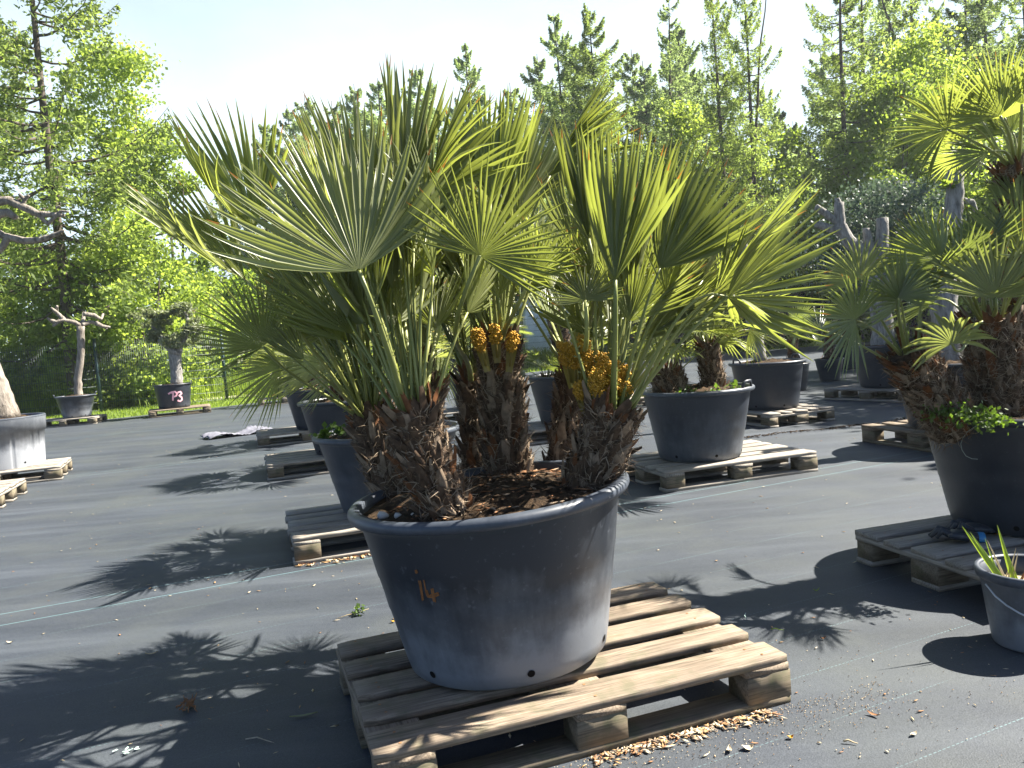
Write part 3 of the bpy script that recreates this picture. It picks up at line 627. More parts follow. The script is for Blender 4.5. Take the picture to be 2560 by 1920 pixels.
def main_palm():
    rng = np.random.default_rng(7); o = np.array([MAINC[0], MAINC[1], PZ + .44])
    t = thing('fan_palm', 'large many stemmed fan palm in the pot marked 14', 'palm', tuple(o), 0, 'fan palms in pots')
    sz = PZ + .49
    # stems: base pixel, crown pixel, depth change, radii, bend
    S = []
    for bpx, tpx, dy, r0, r1, bend in [((1128, 1282), (1030, 1035), .0, .072, .062, (-.012, 0, 0)), ((985, 1226), (922, 1040), .08, .052, .050, (-.012, 0, 0)),
                               ((1075, 1190), (1048, 881), .10, .030, .026, (0, 0, 0)), ((1272, 1196), (1243, 850), .03, .076, .064, (0, 0, 0)), ((1190, 1165), (1176, 945), .05, .046, .040, (0, 0, 0)),
                               ((1462, 1231), (1529, 1021), -.02, .080, .074, (.012, 0, 0)), ((1405, 1170), (1440, 925), .04, .054, .046, (0, 0, 0))]:
        b = at(*bpx, sz); c = atY(*tpx, b[1] + dy); b = b + (b - c) * .12; b[2] = min(b[2], sz - .03)
        stem_mesh(t, o, b, c, r0, r1, rng, bend=bend, dens=1.15); S.append((c, r1))
    mats = [M['palm'], M['palm_tip']]; matg = [M['palm_grey'], M['palm_tip']]
    # hand placed leaves: stem, hub px, tip px, Y at hub, change of Y to tip, spread deg, turn of the face about the axis deg, cup, droop, segs, grey
    for si, hub, tip, Y, dY, sprd, turn, cup, droop, ns, g in [
        (0, (897, 677), (735, 300), 2.02, .10, 158, 14, .30, .04, 34, 1),
        (1, (637, 573), (448, 270), 2.45, -.05, 110, 40, .75, .02, 30, 0),
        (1, (612, 698), (315, 455), 2.42, -.1, 96, 58, .5, .06, 28, 1),
        (1, (658, 867), (520, 690), 2.40, -.12, 165, 15, .25, .12, 28, 1),
        (2, (905, 570), (800, 228), 2.62, .05, 80, 30, .4, .04, 26, 1),
        (0, (1013, 529), (985, 150), 2.30, .05, 48, 35, .5, .0, 22, 1),
        (2, (1058, 513), (1170, 205), 2.28, .06, 62, 50, .9, .0, 26, 0),
        (2, (1040, 600), (1075, 300), 2.6, .1, 90, 0, .3, .03, 26, 1),
        (4, (1200, 639), (1315, 385), 2.10, -.03, 215, 6, .25, .06, 36, 0),
        (3, (1228, 500), (1258, 212), 2.62, .08, 90, -20, .3, .02, 26, 0),
        (3, (1375, 440), (1514, 200), 2.55, .05, 55, 50, .8, .0, 24, 0),
        (3, (1300, 520), (1400, 300), 2.7, .1, 80, 20, .3, .0, 26, 1),
        (6, (1471, 597), (1390, 305), 2.32, .05, 42, 30, .5, .0, 20, 0),
        (5, (1538, 700), (1530, 322), 2.12, .04, 72, 22, .55, .0, 28, 0),
        (5, (1650, 671), (1782, 372), 2.28, .05, 110, 25, .45, .02, 30, 0),
        (5, (1818, 742), (2070, 530), 2.22, .08, 150, 48, .5, .03, 32, 0),
        (5, (1818, 742), (1920, 790), 2.22, .0, 120, 60, .3, .12, 9, 0),
        (6, (1464, 751), (1455, 640), 2.22, .05, 210, 0, .3, .1, 24, 1),
        (5, (1671, 771), (1780, 590), 2.5, .05, 150, 10, .3, .05, 28, 1),
        (6, (1507, 677), (1500, 570), 2.5, .05, 190, 10, .3, .05, 24, 1),
        (6, (1417, 702), (1330, 580), 2.65, .05, 150, -10, .3, .05, 28, 0),
        (2, (1074, 785), (1150, 700), 2.9, .05, 165, 10, .2, .05, 28, 0),
        (0, (980, 724), (1010, 530), 2.3, .05, 100, 30, .5, .02, 26, 0),
        (3, (1245, 745), (1225, 640), 2.45, .05, 110, 15, .5, .0, 24, 0),
        (5, (1600, 850), (1760, 640), 2.45, .02, 80, 40, .6, .02, 26, 1),
        (1, (800, 760), (700, 600), 2.55, .05, 140, 0, .3, .06, 28, 1),
        (0, (940, 760), (880, 600), 2.15, .0, 70, 40, .6, .0, 24, 0),
        (1, (760, 900), (640, 800), 2.35, -.05, 90, 40, .5, .1, 24, 1),
        (1, (860, 560), (800, 330), 2.7, .1, 110, 10, .3, .04, 28, 0),
        (3, (1330, 690), (1390, 560), 2.2, .0, 140, -10, .3, .06, 28, 0),
        (6, (1440, 620), (1480, 420), 2.65, .1, 120, 0, .3, .02, 28, 1)]:
        H = atY(*hub, Y); T = atY(*tip, Y + dY); ax = T - H; R = np.linalg.norm(ax); ax = nrm(ax)
        c, r1 = S[si]; v = nrm(H - c); p0 = c + np.array([v[0], v[1], 0]) * r1 * .6 - np.array([0, 0, .02])
        nv = rod(nrm(CAM - H), ax, math.radians(turn))
        d0 = nrm(v + np.array([0, 0, .25]))
        make_leaf(t, o, p0, d0, H, ax, nv, R * 1.02, math.radians(sprd), ns, rng, matg if g else mats, cup, droop, True, .22, r0=.011, conv=(.30 if sprd <= 110 else (.14 if sprd < 160 else None)), wmin=(5.0 if sprd <= 110 else 4.4))
    for (c, r1), n, pet, Rr, ln in zip(S, (10, 10, 7, 12, 8, 11, 9), ((.3, .5), (.3, .5), (.25, .42), (.32, .52), (.3, .45), (.3, .5), (.3, .48)), ((.22, .34),) * 7, ((-.25, .1), (-.5, .15), (-.05, .3), (.05, .25), (-.1, .35), (.35, .1), (.1, .3))):
        random_leaves(t, o, c, r1, n, rng, matg if rng.random() < .5 else mats, pet, Rr, (88, 48), ln, True, (22, 29), (95, 170), (-6, 14), droop=.03, clear_front=.9)
    im = MB()
    for k in range(95):
        c, r1 = S[int(rng.choice(7, p=(.18, .14, .1, .18, .1, .18, .12)))]; az = rng.uniform(0, 6.283); e = math.radians(rng.uniform(52, 88)); rad = np.array([math.cos(az), abs(math.sin(az)), 0])
        d = nrm(rad * math.cos(e) + np.array([0, 0, math.sin(e)]) + np.array([.12 * (c[0] - o[0]) / .3, .1, 0])); L = rng.uniform(.22, .5); p0 = c + rad * r1 * .4; hub = p0 + d * L * 1.15
        axd = nrm(d + rng.normal(0, .10, 3)); blade(im, hub - o, axd, rod(-rad + np.array([0, 0, .2]), axd, rng.normal(0, .7)), rng.uniform(.24, .36), math.radians(rng.uniform(80, 160)), int(rng.integers(20, 27)), rng, cup=rng.uniform(.3, .8), droop=.03, split=.42, tip_p=.2)
        petiole(im, p0 - o, d + np.array([0, 0, .3]), hub - o, axd, rng, thorns=False, mi=2, n=6)
    tag(im.build('inner_foliage', [M['palm_grey'], M['palm_tip'], M['petiole']], t), kind='stuff')
    for p, Y, dr, L, W in [((1422, 925), 2.44, (-.12, -.05, 1), .09, .022), ((1440, 930), 2.42, (0, -.08, 1), .08, .022), ((1470, 950), 2.38, (-.05, -.1, 1), .11, .024), ((1500, 1000), 2.29, (-.06, -.12, 1), .09, .026), ((1530, 1000), 2.30, (.05, -.12, 1), .12, .026), ((1552, 1000), 2.34, (.16, -.1, 1), .10, .024), ((1510, 960), 2.36, (0, -.05, 1), .09, .024), ((1458, 915), 2.42, (.05, 0, 1), .09, .02),
                           ((1206, 885), 2.50, (-.2, -.05, 1), .08, .020), ((1278, 885), 2.50, (.2, -.05, 1), .07, .018), ((1240, 862), 2.47, (0, -.1, 1), .06, .016), ((1455, 1000), 2.36, (-.2, -.1, 1), .05, .016)]:
        flower(t, o, atY(*p, Y), dr, L, W, rng)
    return t
main_palm()

def palm(name, label, c, stems, seed, mats=('palm', 'palm_tip'), cat='palm', group='fan palms in pots', z=None, **kw):
    rng = np.random.default_rng(seed); z0 = PZ + .455 if z is None else z
    o = np.array([c[0], c[1], z0]); t = thing(name, label, cat, tuple(o), 0, group); mm = [M[q] for q in mats]
    for b, tp, r0, r1, n, args in stems:
        B = o + np.asarray(b, float); B[2] -= .04; T = o + np.asarray(tp, float)
        a = dict(pet=(.3, .5), Rr=(.25, .38), el=(84, 12)); sd = args.pop('dens', .6); fb = args.pop('fib', .6); rd = args.pop('red', .15); a.update(args)
        stem_mesh(t, o, B, T, r0, r1, rng, dens=sd, fib=fb, red=rd)
        random_leaves(t, o, T, r1, n, rng, mm, **a)
    return t
palm('fan_palm', 'bushy fan palm left of the big palm on the sunlit pallet', POTA, [((.0, -.05, 0), (-.06, -.05, .26), .11, .10, 26, dict(pet=(.3, .55), Rr=(.26, .40), el=(84, 18))), ((.2, .1, 0), (.3, .1, .3), .09, .08, 14, dict(el=(80, 20)))], 21, ('palm_grey', 'palm_tip'))
palm('fan_palm', 'fan palm on the shaded second pallet behind the left trunks', POTB, [((.0, 0, 0), (0, 0, .3), .12, .10, 26, dict(pet=(.35, .6), Rr=(.28, .42), el=(84, 0)))], 22)
palm('fan_palm', 'fan palm in the pot beside the folded fabric strip', POTC, [((.0, 0, 0), (0, 0, .35), .12, .10, 26, dict(pet=(.35, .6), Rr=(.28, .42), el=(84, 5)))], 23)
palm('fan_palm', 'small far fan palm at the grass edge', POTD, [((.0, 0, 0), (0, 0, .35), .11, .09, 20, dict(el=(84, 10)))], 24, z=.55)
palm('fan_palm', 'fan palm with two stubby curved trunks on the sunlit pallet', POT1, [((-.16, -.02, 0), (-.22, 0, .20), .13, .11, 16, dict(el=(84, 25), pet=(.35, .55), dens=1, fib=1)), ((.14, -.02, 0), (.10, 0, .36), .085, .07, 20, dict(pet=(.3, .5), Rr=(.26, .38), el=(84, 0), dens=1, fib=1))], 25)
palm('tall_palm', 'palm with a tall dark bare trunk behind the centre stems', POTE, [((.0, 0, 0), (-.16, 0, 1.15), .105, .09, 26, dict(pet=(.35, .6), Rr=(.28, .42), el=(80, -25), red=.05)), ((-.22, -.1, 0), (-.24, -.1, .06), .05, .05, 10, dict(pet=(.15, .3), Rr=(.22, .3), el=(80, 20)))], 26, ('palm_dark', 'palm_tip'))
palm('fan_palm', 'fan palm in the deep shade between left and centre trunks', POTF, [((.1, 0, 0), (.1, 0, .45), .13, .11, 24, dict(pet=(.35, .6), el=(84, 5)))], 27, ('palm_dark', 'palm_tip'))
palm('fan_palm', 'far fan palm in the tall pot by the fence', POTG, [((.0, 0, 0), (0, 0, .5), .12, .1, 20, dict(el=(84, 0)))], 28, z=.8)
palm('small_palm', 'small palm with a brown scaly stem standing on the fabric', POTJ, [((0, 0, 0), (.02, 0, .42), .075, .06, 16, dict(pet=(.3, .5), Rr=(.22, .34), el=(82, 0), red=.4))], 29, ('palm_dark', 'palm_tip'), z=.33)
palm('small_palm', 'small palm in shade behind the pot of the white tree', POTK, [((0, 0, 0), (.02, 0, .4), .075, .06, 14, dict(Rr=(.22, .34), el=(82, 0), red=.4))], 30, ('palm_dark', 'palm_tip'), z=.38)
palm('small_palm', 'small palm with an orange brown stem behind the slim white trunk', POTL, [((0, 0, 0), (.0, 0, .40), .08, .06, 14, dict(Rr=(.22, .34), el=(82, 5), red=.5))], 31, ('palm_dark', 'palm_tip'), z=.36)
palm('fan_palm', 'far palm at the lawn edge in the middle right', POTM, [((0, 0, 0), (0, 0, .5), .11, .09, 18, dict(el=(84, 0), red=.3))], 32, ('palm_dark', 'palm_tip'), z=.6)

def right_palm():
    rng = np.random.default_rng(44); o = np.array([POTO[0], POTO[1], PZ + .43])
    t = thing('fan_palm', 'tall fan palm with rusty fibrous trunks in the weedy pot', 'palm', tuple(o), 0, 'fan palms in pots')
    sz = PZ + .44
    S = []
    for bpx, tpx, Yb, Yt, r0, r1, red in [((2390, 1010), (2268, 885), 3.30, 3.25, .10, .085, .45), ((2520, 1040), (2480, 800), 3.35, 3.35, .125, .12, .45), ((2590, 900), (2545, 420), 3.55, 3.50, .085, .075, .35)]:
        b = atY(*bpx, Yb); b[2] = min(b[2], sz); c = atY(*tpx, Yt)
        stem_mesh(t, o, b, c, r0, r1, rng, dens=1.0, red=red, fib=1.2); S.append((c, r1))
    mats = [M['palm_dark'], M['palm_tip']]; matg = [M['palm_grey'], M['palm_tip']]; matp = [M['palm'], M['palm_tip']]
    for si, hub, tip, Y, dY, sprd, turn, cup, droop, ns, mm in [
        (0, (2140, 800), (2030, 760), 3.1, -.1, 240, 10, .2, .12, 36, mats), (0, (2245, 745), (2250, 660), 3.15, .05, 230, 10, .3, .1, 32, mats),
        (0, (2150, 700), (2110, 590), 3.4, .1, 200, 0, .3, .1, 30, matg),
        (1, (2490, 745), (2480, 560), 3.1, .1, 180, 15, .3, .06, 34, matg), (1, (2400, 690), (2290, 570), 3.3, .1, 170, 10, .3, .08, 32, mats), (1, (2440, 640), (2420, 500), 3.4, .1, 160, -15, .3, .06, 30, mats),
        (1, (2380, 860), (2370, 830), 3.1, .0, 200, 0, .3, .3, 18, matg), (1, (2560, 640), (2560, 430), 3.3, .1, 140, 10, .3, .06, 30, matp), (1, (2330, 650), (2240, 540), 3.5, .1, 150, 0, .3, .06, 30, matp),
        (2, (2370, 325), (2225, 262), 3.3, -.1, 150, 12, .4, .10, 32, matp), (2, (2500, 290), (2400, 140), 3.3, .05, 150, 15, .45, .06, 34, matp), (2, (2470, 380), (2340, 412), 3.25, -.05, 80, 10, .3, .06, 16, matp),
        (2, (2555, 260), (2560, 120), 3.3, .0, 130, 20, .3, .06, 30, matp), (2, (2540, 500), (2510, 420), 3.4, .1, 130, 10, .3, .06, 26, matp), (2, (2530, 330), (2470, 230), 3.6, .1, 160, 10, .3, .06, 26, mats)]:
        H = atY(*hub, Y); T = atY(*tip, Y + dY); ax = T - H; R = max(np.linalg.norm(ax), .2); ax = nrm(ax); c, r1 = S[si]; v = nrm(H - c)
        make_leaf(t, o, c + np.array([v[0], v[1], 0]) * r1 * .6, nrm(v + np.array([0, 0, .3])), H, ax, rod(nrm(CAM - H), ax, math.radians(turn)), R, math.radians(sprd), ns, rng, mm, cup, droop, True, conv=.03, wmin=3.4)
    for k, (c, r1) in enumerate(S):
        random_leaves(t, o, c, r1, (3, 8, 10)[k], rng, mats if k < 2 else matp, (.25, .42), (.22, .30), (84, 25), ((-.2, 0), (0, .1), (.1, .1))[k], True, (24, 30), (140, 220), (5, 35), droop=.08)
    return t
right_palm()

# ------------------------------------------------------------------ trees
def cloud(mb, blobs, n, size, rng, mi=0, up=.5, shell=.45, sub=26, subr=.30):
    """leaf-sized rhombi in many small sprays spread through ellipsoid volumes"""
    vol = np.array([b[1][0] * b[1][1] * b[1][2] for b in blobs]) ** .75; vol /= vol.sum()
    for (c, r), f in zip(blobs, vol):
        k = max(20, int(n * f)); ns = max(4, int(sub * (np.prod(r) ** (1 / 3)) ** 2)); r = np.asarray(r, float)
        dirs = rng.normal(0, 1, (ns, 3)); dirs /= np.linalg.norm(dirs, axis=1, keepdims=True)
        sc_ = np.asarray(c) + dirs * r * (shell + (1 - shell) * rng.random((ns, 1)) ** .6)
        pick = rng.integers(0, ns, k); sr_ = subr * rng.uniform(.5, 1.3, ns)
        g = rng.normal(0, 1, (k, 3)) * np.array([1, 1, .55])
        p = sc_[pick] + g * sr_[pick][:, None] * .6
        a = rng.normal(0, 1, (k, 3)); a[:, 2] -= .5; a /= np.linalg.norm(a, axis=1, keepdims=True)
        nv = rng.normal(0, .8, (k, 3)) + np.array([0, 0, up]); b = np.cross(a, nv); b /= (np.linalg.norm(b, axis=1, keepdims=True) + 1e-9)
        s = size * rng.uniform(.6, 1.3, (k, 1))
        V = np.stack([p - a * s * .5, p + b * s * .38, p + a * s * .5, p - b * s * .38], 1).reshape(-1, 3)
        mb.add(V, np.arange(k * 4).reshape(-1, 4), None, mi)
def limb_path(p0, p1, rng, n=6, wob=.06, sag=0.0):
    t = np.linspace(0, 1, n)[:, None]; L = np.linalg.norm(np.asarray(p1) - p0)
    w = np.cumsum(rng.normal(0, wob * L / n, (n, 3)), 0); w = w * np.sin(np.pi * t)
    P = np.asarray(p0) * (1 - t) + np.asarray(p1) * t + w; P[:, 2] += (-sag * L * 4 * t * (1 - t))[:, 0]; return P
def broadleaf(label, base, H, W, z0, seed, mat='maple', n=9000, size=.13, nb=14, stems=1, group='broadleaf trees behind the fence', tr=.09, cat='tree', name='maple_tree', dens=1.0, trunkm='bark', zpow=1.0):
    rng = np.random.default_rng(seed); t = thing(name, label, cat, (base[0], base[1], 0), 0, group); blobs = []; tm = MB()
    tops = []
    for s in range(stems):
        a = rng.uniform(0, 6.28); q = (0 if stems == 1 else .28 * W) * rng.uniform(.5, 1)
        tops.append(np.array([math.cos(a) * q, math.sin(a) * q, H * rng.uniform(.78, .92)]))
        tm.tube(limb_path(np.array([math.cos(a) * .12 * (stems > 1), math.sin(a) * .12 * (stems > 1), -.1]), tops[-1], rng, 9, .05), np.linspace(tr, tr * .15, 9), 7)
    for i in range(nb):
        z = z0 + (H - z0) * ((i + .5) / nb) ** zpow; f = (z - z0) / (H - z0); wr = W * (math.sin(math.pi * min(.12 + .85 * f, 1)) ** .7) * .5
        a = i * 2.4 + rng.normal(0, .4); q = wr * rng.uniform(.35, .85)
        c = np.array([math.cos(a) * q, math.sin(a) * q, z]); rr = max(.4, W * .27 * rng.uniform(.7, 1.25) * (1 - .35 * f))
        blobs.append((c, (rr, rr, rr * .72)))
        tp = tops[i % stems]; fz = max(.1, (z - rr * 1.2) / tp[2]); fz = min(fz, .95)
        tm.tube(limb_path(tp * fz, c, rng, 5, .08), np.linspace(tr * .45 * (1.1 - fz), .012, 5), 5)
    blobs.append((np.array([tops[0][0], tops[0][1], H - W * .12]), (W * .16, W * .16, W * .15)))
    cm = MB(); cloud(cm, blobs, int(n * dens * 1.9), size * .74, rng, sub=44, subr=.42, shell=.2)
    tm.build('trunk', M[trunkm], t, True); cm.build('crown', M[mat], t); return t

LARCH = []
def larch_proto(seed, H, W, zs, dens, mat, fork=False):
    rng = np.random.default_rng(seed); tm = MB(); cm = MB()
    top = np.array([rng.normal(0, .25), rng.normal(0, .25), H]); tp = limb_path(np.array([0, 0, -.2]), top, rng, 14, .03)
    rt = .013 * H; tm.tube(tp, np.linspace(rt, .015, 14) ** 1.0, 8)
    if fork:
        i = 6; q = limb_path(tp[i], tp[i] + np.array([W * .28, .3, H * .5]), rng, 8, .05); tm.tube(q, np.linspace(rt * .45, .012, 8), 6)
    def P(z):
        f = np.clip((z + .2) / (H + .2) * 13, 0, 12.99); j = int(f); return tp[j] + (tp[j + 1] - tp[j]) * (f - j)
    pos, dirs = [], []
    z = zs
    while z < H - .15:
        f = (z - zs) / (H - zs)
        for _ in range(int(rng.integers(2, 4))):
            a = rng.uniform(0, 6.28); L = W * .5 * (1 - f) ** .85 * rng.uniform(.45, 1.15) + .25
            if rng.random() < .12: L *= .4
            e = -.12 + .7 * f + rng.normal(0, .12); p0 = P(z); dv = np.array([math.cos(a) * math.cos(e), math.sin(a) * math.cos(e), math.sin(e)])
            n = 7; tt = np.linspace(0, 1, n)[:, None]; br = p0 + dv * L * tt + np.array([0, 0, 1]) * L * (-.22 * tt * (1 - tt) * 2 + .14 * tt ** 3) + np.cumsum(rng.normal(0, .02 * L, (n, 3)), 0) * tt
            tm.tube(br, np.linspace(.012 + .008 * L, .004, n), 4, cap=False)
            m = int(dens * (30 + 105 * L)); 
            k = rng.uniform(.12, 1, m) ** .8; j = np.clip((k * (n - 1)).astype(int), 0, n - 2); q = br[j] + (br[j + 1] - br[j]) * (k * (n - 1) - j)[:, None]
            sd = np.array([-math.sin(a), math.cos(a), 0]); lat = rng.choice([-1, 1], m)[:, None] * sd * (rng.random((m, 1)) * .42 * L * (1.05 - k[:, None]))
            q = q + lat + np.array([0, 0, -1]) * (np.abs(rng.normal(0, .08 + .05 * L, (m, 1)))) + dv * np.linalg.norm(lat, axis=1, keepdims=True) * .5
            pos.append(q); dirs.append(nrm(dv) * .6 + np.sign(rng.normal(0, 1, (m, 1))) * sd * .6 + rng.normal(0, .5, (m, 3)) + np.array([0, 0, -.25]))
            for s_ in range(int(2 + 2 * L)):
                kk = rng.uniform(.25, .95); jj = int(kk * (n - 1)); pp = br[jj]; tw = pp + rng.choice([-1, 1]) * sd * .28 * L * (1.1 - kk) + dv * .12 * L + np.array([0, 0, -.06 * L]); tm.tube([pp, (pp + tw) / 2 + np.array([0, 0, .02]), tw], [.007, .005, .003], 3, cap=False)
        z += rng.uniform(.16, .38) * (H / 14)
    p = np.concatenate(pos); d = np.concatenate(dirs); d /= np.linalg.norm(d, axis=1, keepdims=True); k = len(p)
    b = np.cross(d, rng.normal(0, 1, (k, 3))); b /= (np.linalg.norm(b, axis=1, keepdims=True) + 1e-9); ln = rng.uniform(.10, .24, (k, 1)); w = rng.uniform(.016, .036, (k, 1))
    V = np.stack([p - d * ln * .5, p + b * w, p + d * ln * .5, p - b * w], 1).reshape(-1, 3); cm.add(V, np.arange(k * 4).reshape(-1, 4))
    LARCH.append((tm.mesh('trunk', M['bark'], True), cm.mesh('crown', M[mat]), H))
larch_proto(101, 15, 7.4, 2.5, 1.6, 'larch_far')
larch_proto(102, 15, 8.6, 3.0, 1.5, 'larch')
larch_proto(103, 16, 6.4, 4.0, .9, 'larch_far')
larch_proto(104, 16, 6.8, 3.6, .95, 'larch', True)
larch_proto(105, 17, 7.4, 4.5, 1.05, 'larch')
larch_proto(106, 13, 7.0, .8, 1.4, 'larch_far')
larch_proto(107, 13, 8.4, 1.6, .85, 'larch')
def larch(v, px, py, Y, rz, label, sx=1.0, group='larches behind the fence', H=None):
    tp = atY(px, py, Y); me = LARCH[v]; h = tp[2] if H is None else H
    t = thing('larch_tree', label, 'tree', (tp[0], tp[1], 0), rz, group); s = h / me[2]; t.scale = (s * sx, s * sx, s)
    for n, q in (('trunk', me[0]), ('crown', me[1])):
        c = bpy.data.objects.new(n, q); COL.objects.link(c); c.parent = t
    return t
GF = 'far larches in a hazy row behind the fence'; LF = 'small pale larch far away behind the palm fronds'
larch(0, 1383, 45, 34, .3, 'dense larch with a rounded top, first of the tall group behind the palm', .95)
larch(1, 1500, 15, 32, 1.9, 'broad bushy larch with forking upper limbs behind the centre of the palm', .95)
larch(2, 1650, -20, 30, .7, 'thin airy larch with drooping top twigs right of the bushy one', .9)
larch(4, 1775, -120, 28, 2.6, 'tall larch with a straight dark trunk left of the sky gap', .75)
larch(3, 1850, -160, 27, .2, 'sparse larch with a forked slender stem at the left edge of the sky gap', .7)
larch(4, 2080, -190, 25, 4.0, 'tall dark larch with long bare limbs at the right edge of the sky gap', .85)
larch(2, 2130, -150, 30, 1.2, 'slender larch stem close behind the tall dark one')
larch(0, 2200, -40, 34, 2.2, 'larch with thin hanging twigs above the bright maple', .9)
larch(3, 2275, -170, 29, 3.1, 'larch with crossing limbs above the tallest maple', .9)
larch(1, 2380, -110, 31, 5.1, 'dark full larch between the tallest maple and the potted palm top')
larch(2, 2465, -160, 27, 2.9, 'bare stemmed larch beside the potted palm top')
larch(4, 2560, -200, 28, .5, 'larch at the far right edge above the palm fronds', .8)
larch(0, 1140, 115, 42, 1.4, 'pointed larch alone on the skyline left of the tall group', .95)
larch(5, 1030, 160, 46, .4, 'narrow larch top just behind the tallest frond'); larch(5, 1075, 190, 48, 2.0, LF, group=GF)
for k, (px, py, Y) in enumerate([(930, 195, 50), (880, 205, 52), (770, 235, 50), (730, 262, 52), (665, 300, 54), (640, 345, 50), (560, 390, 52), (975, 215, 54), (840, 250, 46)]): larch(5, px, py, Y, k * 1.1, LF, 1.1, GF)
for k, (px, py, Y) in enumerate([(1940, 270, 40), (1990, 300, 42), (2030, 345, 40), (1900, 230, 38), (1570, 120, 42), (1710, 90, 44), (1280, 210, 46), (1440, 100, 44), (1340, 130, 40), (1620, 150, 39), (1790, 170, 38), (1680, 60, 40), (2060, 120, 40), (2240, 120, 38), (2330, 40, 40), (2430, 60, 38)]): larch(5, px, py, Y, k * 1.7, 'slim larch in the second row behind the tall larches', 1.1, 'second row larches')
larch(6, 15, -560, 20.5, .8, 'huge larch with a curved trunk and feathery boughs at the left edge', .78)
larch(6, -150, -250, 24, 2.8, 'second large larch half outside the frame at the left edge', .9)

def bl(px, py, Y, W, z0, label, seed, **kw):
    tp = atY(px, py, Y); return broadleaf(label, tp[:2], tp[2], W, z0, seed, **kw)
bl(262, 135, 25, 3.9, 6.2, 'tall pale green maple with several thin stems left of the palm', 201, stems=5, n=7000, size=.17, mat='maple_bright', tr=.07, nb=16)
bl(405, 330, 25, 2.4, 2.6, 'narrow maple just left of the highest left frond', 202, stems=2, n=5000, size=.16, nb=12)
bl(330, 540, 21.6, 3.6, .1, 'bright bushy maple right behind the fence between bare tree and topiary', 203, stems=4, n=12000, size=.15, mat='maple_bright', nb=20, tr=.04)
bl(180, 640, 21.0, 2.4, .0, 'low bright maple bush behind the bare brown tree', 204, stems=3, n=6000, size=.14, mat='maple_bright', nb=12, tr=.03)
bl(490, 690, 25.0, 2.0, .1, 'green bush behind the topiary tree and fence', 205, stems=3, n=6000, size=.15, nb=12, tr=.03)
bl(40, 560, 22.5, 3.2, .1, 'dark bush under the huge larch behind the fence', 206, stems=3, n=7000, size=.15, mat='maple', nb=14, tr=.04)
bl(600, 690, 29, 2.6, .1, 'dark bush behind the leftmost fronds of the big palm', 207, stems=3, n=6000, size=.17, mat='under', nb=12, tr=.04)
bl(2190, 195, 25, 3.4, 1.2, 'broad bright maple left of the tallest maple', 208, stems=3, n=11000, size=.16, mat='maple', nb=20, tr=.06)
bl(2300, 80, 26, 3.4, 1.2, 'tallest bright maple behind the right palm top', 209, stems=2, n=12000, size=.16, mat='maple_bright', nb=22, tr=.08)
bl(2420, 190, 27, 3.0, .8, 'maple behind the right palm with yellowish top leaves', 210, stems=2, n=8000, size=.16, mat='maple_bright', nb=16)
bl(2540, 260, 27, 3.4, .5, 'maple at the right edge behind the tall palm trunk', 211, stems=2, n=7000, size=.16, nb=14)
bl(1720, 270, 29, 3.4, 1.5, 'light green maple behind the right fronds of the big palm', 212, stems=3, n=8000, size=.18, mat='maple_bright', nb=18)
bl(1850, 370, 31, 3.6, 1.5, 'pale loose maple below the sky gap', 213, stems=3, n=7000, size=.18, mat='maple_bright', nb=16)
bl(1960, 330, 33, 3.0, 1.0, 'young maple with an airy crown under the sky gap', 214, stems=2, n=5000, size=.18, mat='maple', nb=14)
bl(2100, 330, 30, 3.0, .5, 'shaded maple at the foot of the tall dark larch', 215, stems=2, n=7000, size=.17, mat='under', nb=14)
bl(1590, 400, 33, 3.6, 1.0, 'green maple glimpsed between the upright right fronds', 216, stems=2, n=6000, size=.18, nb=14)
bl(1480, 280, 34, 3.0, 1.0, 'maple behind the upper centre fronds', 217, stems=2, n=5000, size=.18, nb=12)
for k, (x, y, h, w, lb) in enumerate([(9.8, 10.2, 7.3, 4.2, 'maple just outside the frame at the right that shades the far pots'), (13.5, 14.5, 10, 5, 'taller maple outside the frame further back at the right'), (8.6, 7.0, 6.0, 2.6, 'slim maple outside the frame beside the right pots')]):
    broadleaf(lb, (x, y), h, w, 2.2, 260 + k, n=7000, size=.2, nb=16, mat='maple', stems=2, group='shade trees at the right of the yard')
# low bushes that close the view under the trees
rngb = np.random.default_rng(5)
for k, (px, py, Y, W) in enumerate([(1700, 560, 33, 4), (1820, 560, 31, 3.6), (1930, 560, 31, 3.6), (2040, 540, 30, 3.6), (2150, 520, 29, 3.6), (2260, 530, 29, 3.6), (2380, 520, 29, 3.6), (2490, 520, 29, 3.6), (2590, 500, 28, 3.6)]):
    bl(px, py, Y, W, .1, 'dark leafy bush in the row under the right hand trees', 300 + k, stems=2, n=4500, size=.18, mat='under', nb=10, tr=.04, name='bush', cat='bush', group='dark bushes under the right trees')
for k, (px, py, Y, W) in enumerate([(720, 640, 33, 4), (860, 640, 35, 4), (1000, 650, 36, 4.4), (1160, 640, 37, 4.4), (1300, 630, 38, 4.4), (1440, 600, 37, 4.4), (1560, 580, 36, 4)]):
    bl(px, py, Y, W, .1, 'dark bush in the far row behind the big palm stems', 330 + k, stems=2, n=3500, size=.2, mat='under', nb=10, tr=.04, name='bush', cat='bush', group='dark bushes behind the big palm')
for k, (px, py, Y, W) in enumerate([(-60, 700, 21.8, 2.6), (90, 740, 21.3, 2.2), (270, 790, 21.6, 1.8), (400, 800, 22.6, 2.0)]):
    bl(px, py, Y, W, .0, 'low leafy bush against the left fence', 350 + k, stems=2, n=3500, size=.12, mat=('maple_bright' if k % 2 else 'maple'), nb=9, tr=.02, name='bush', cat='bush', group='low bushes along the left fence')

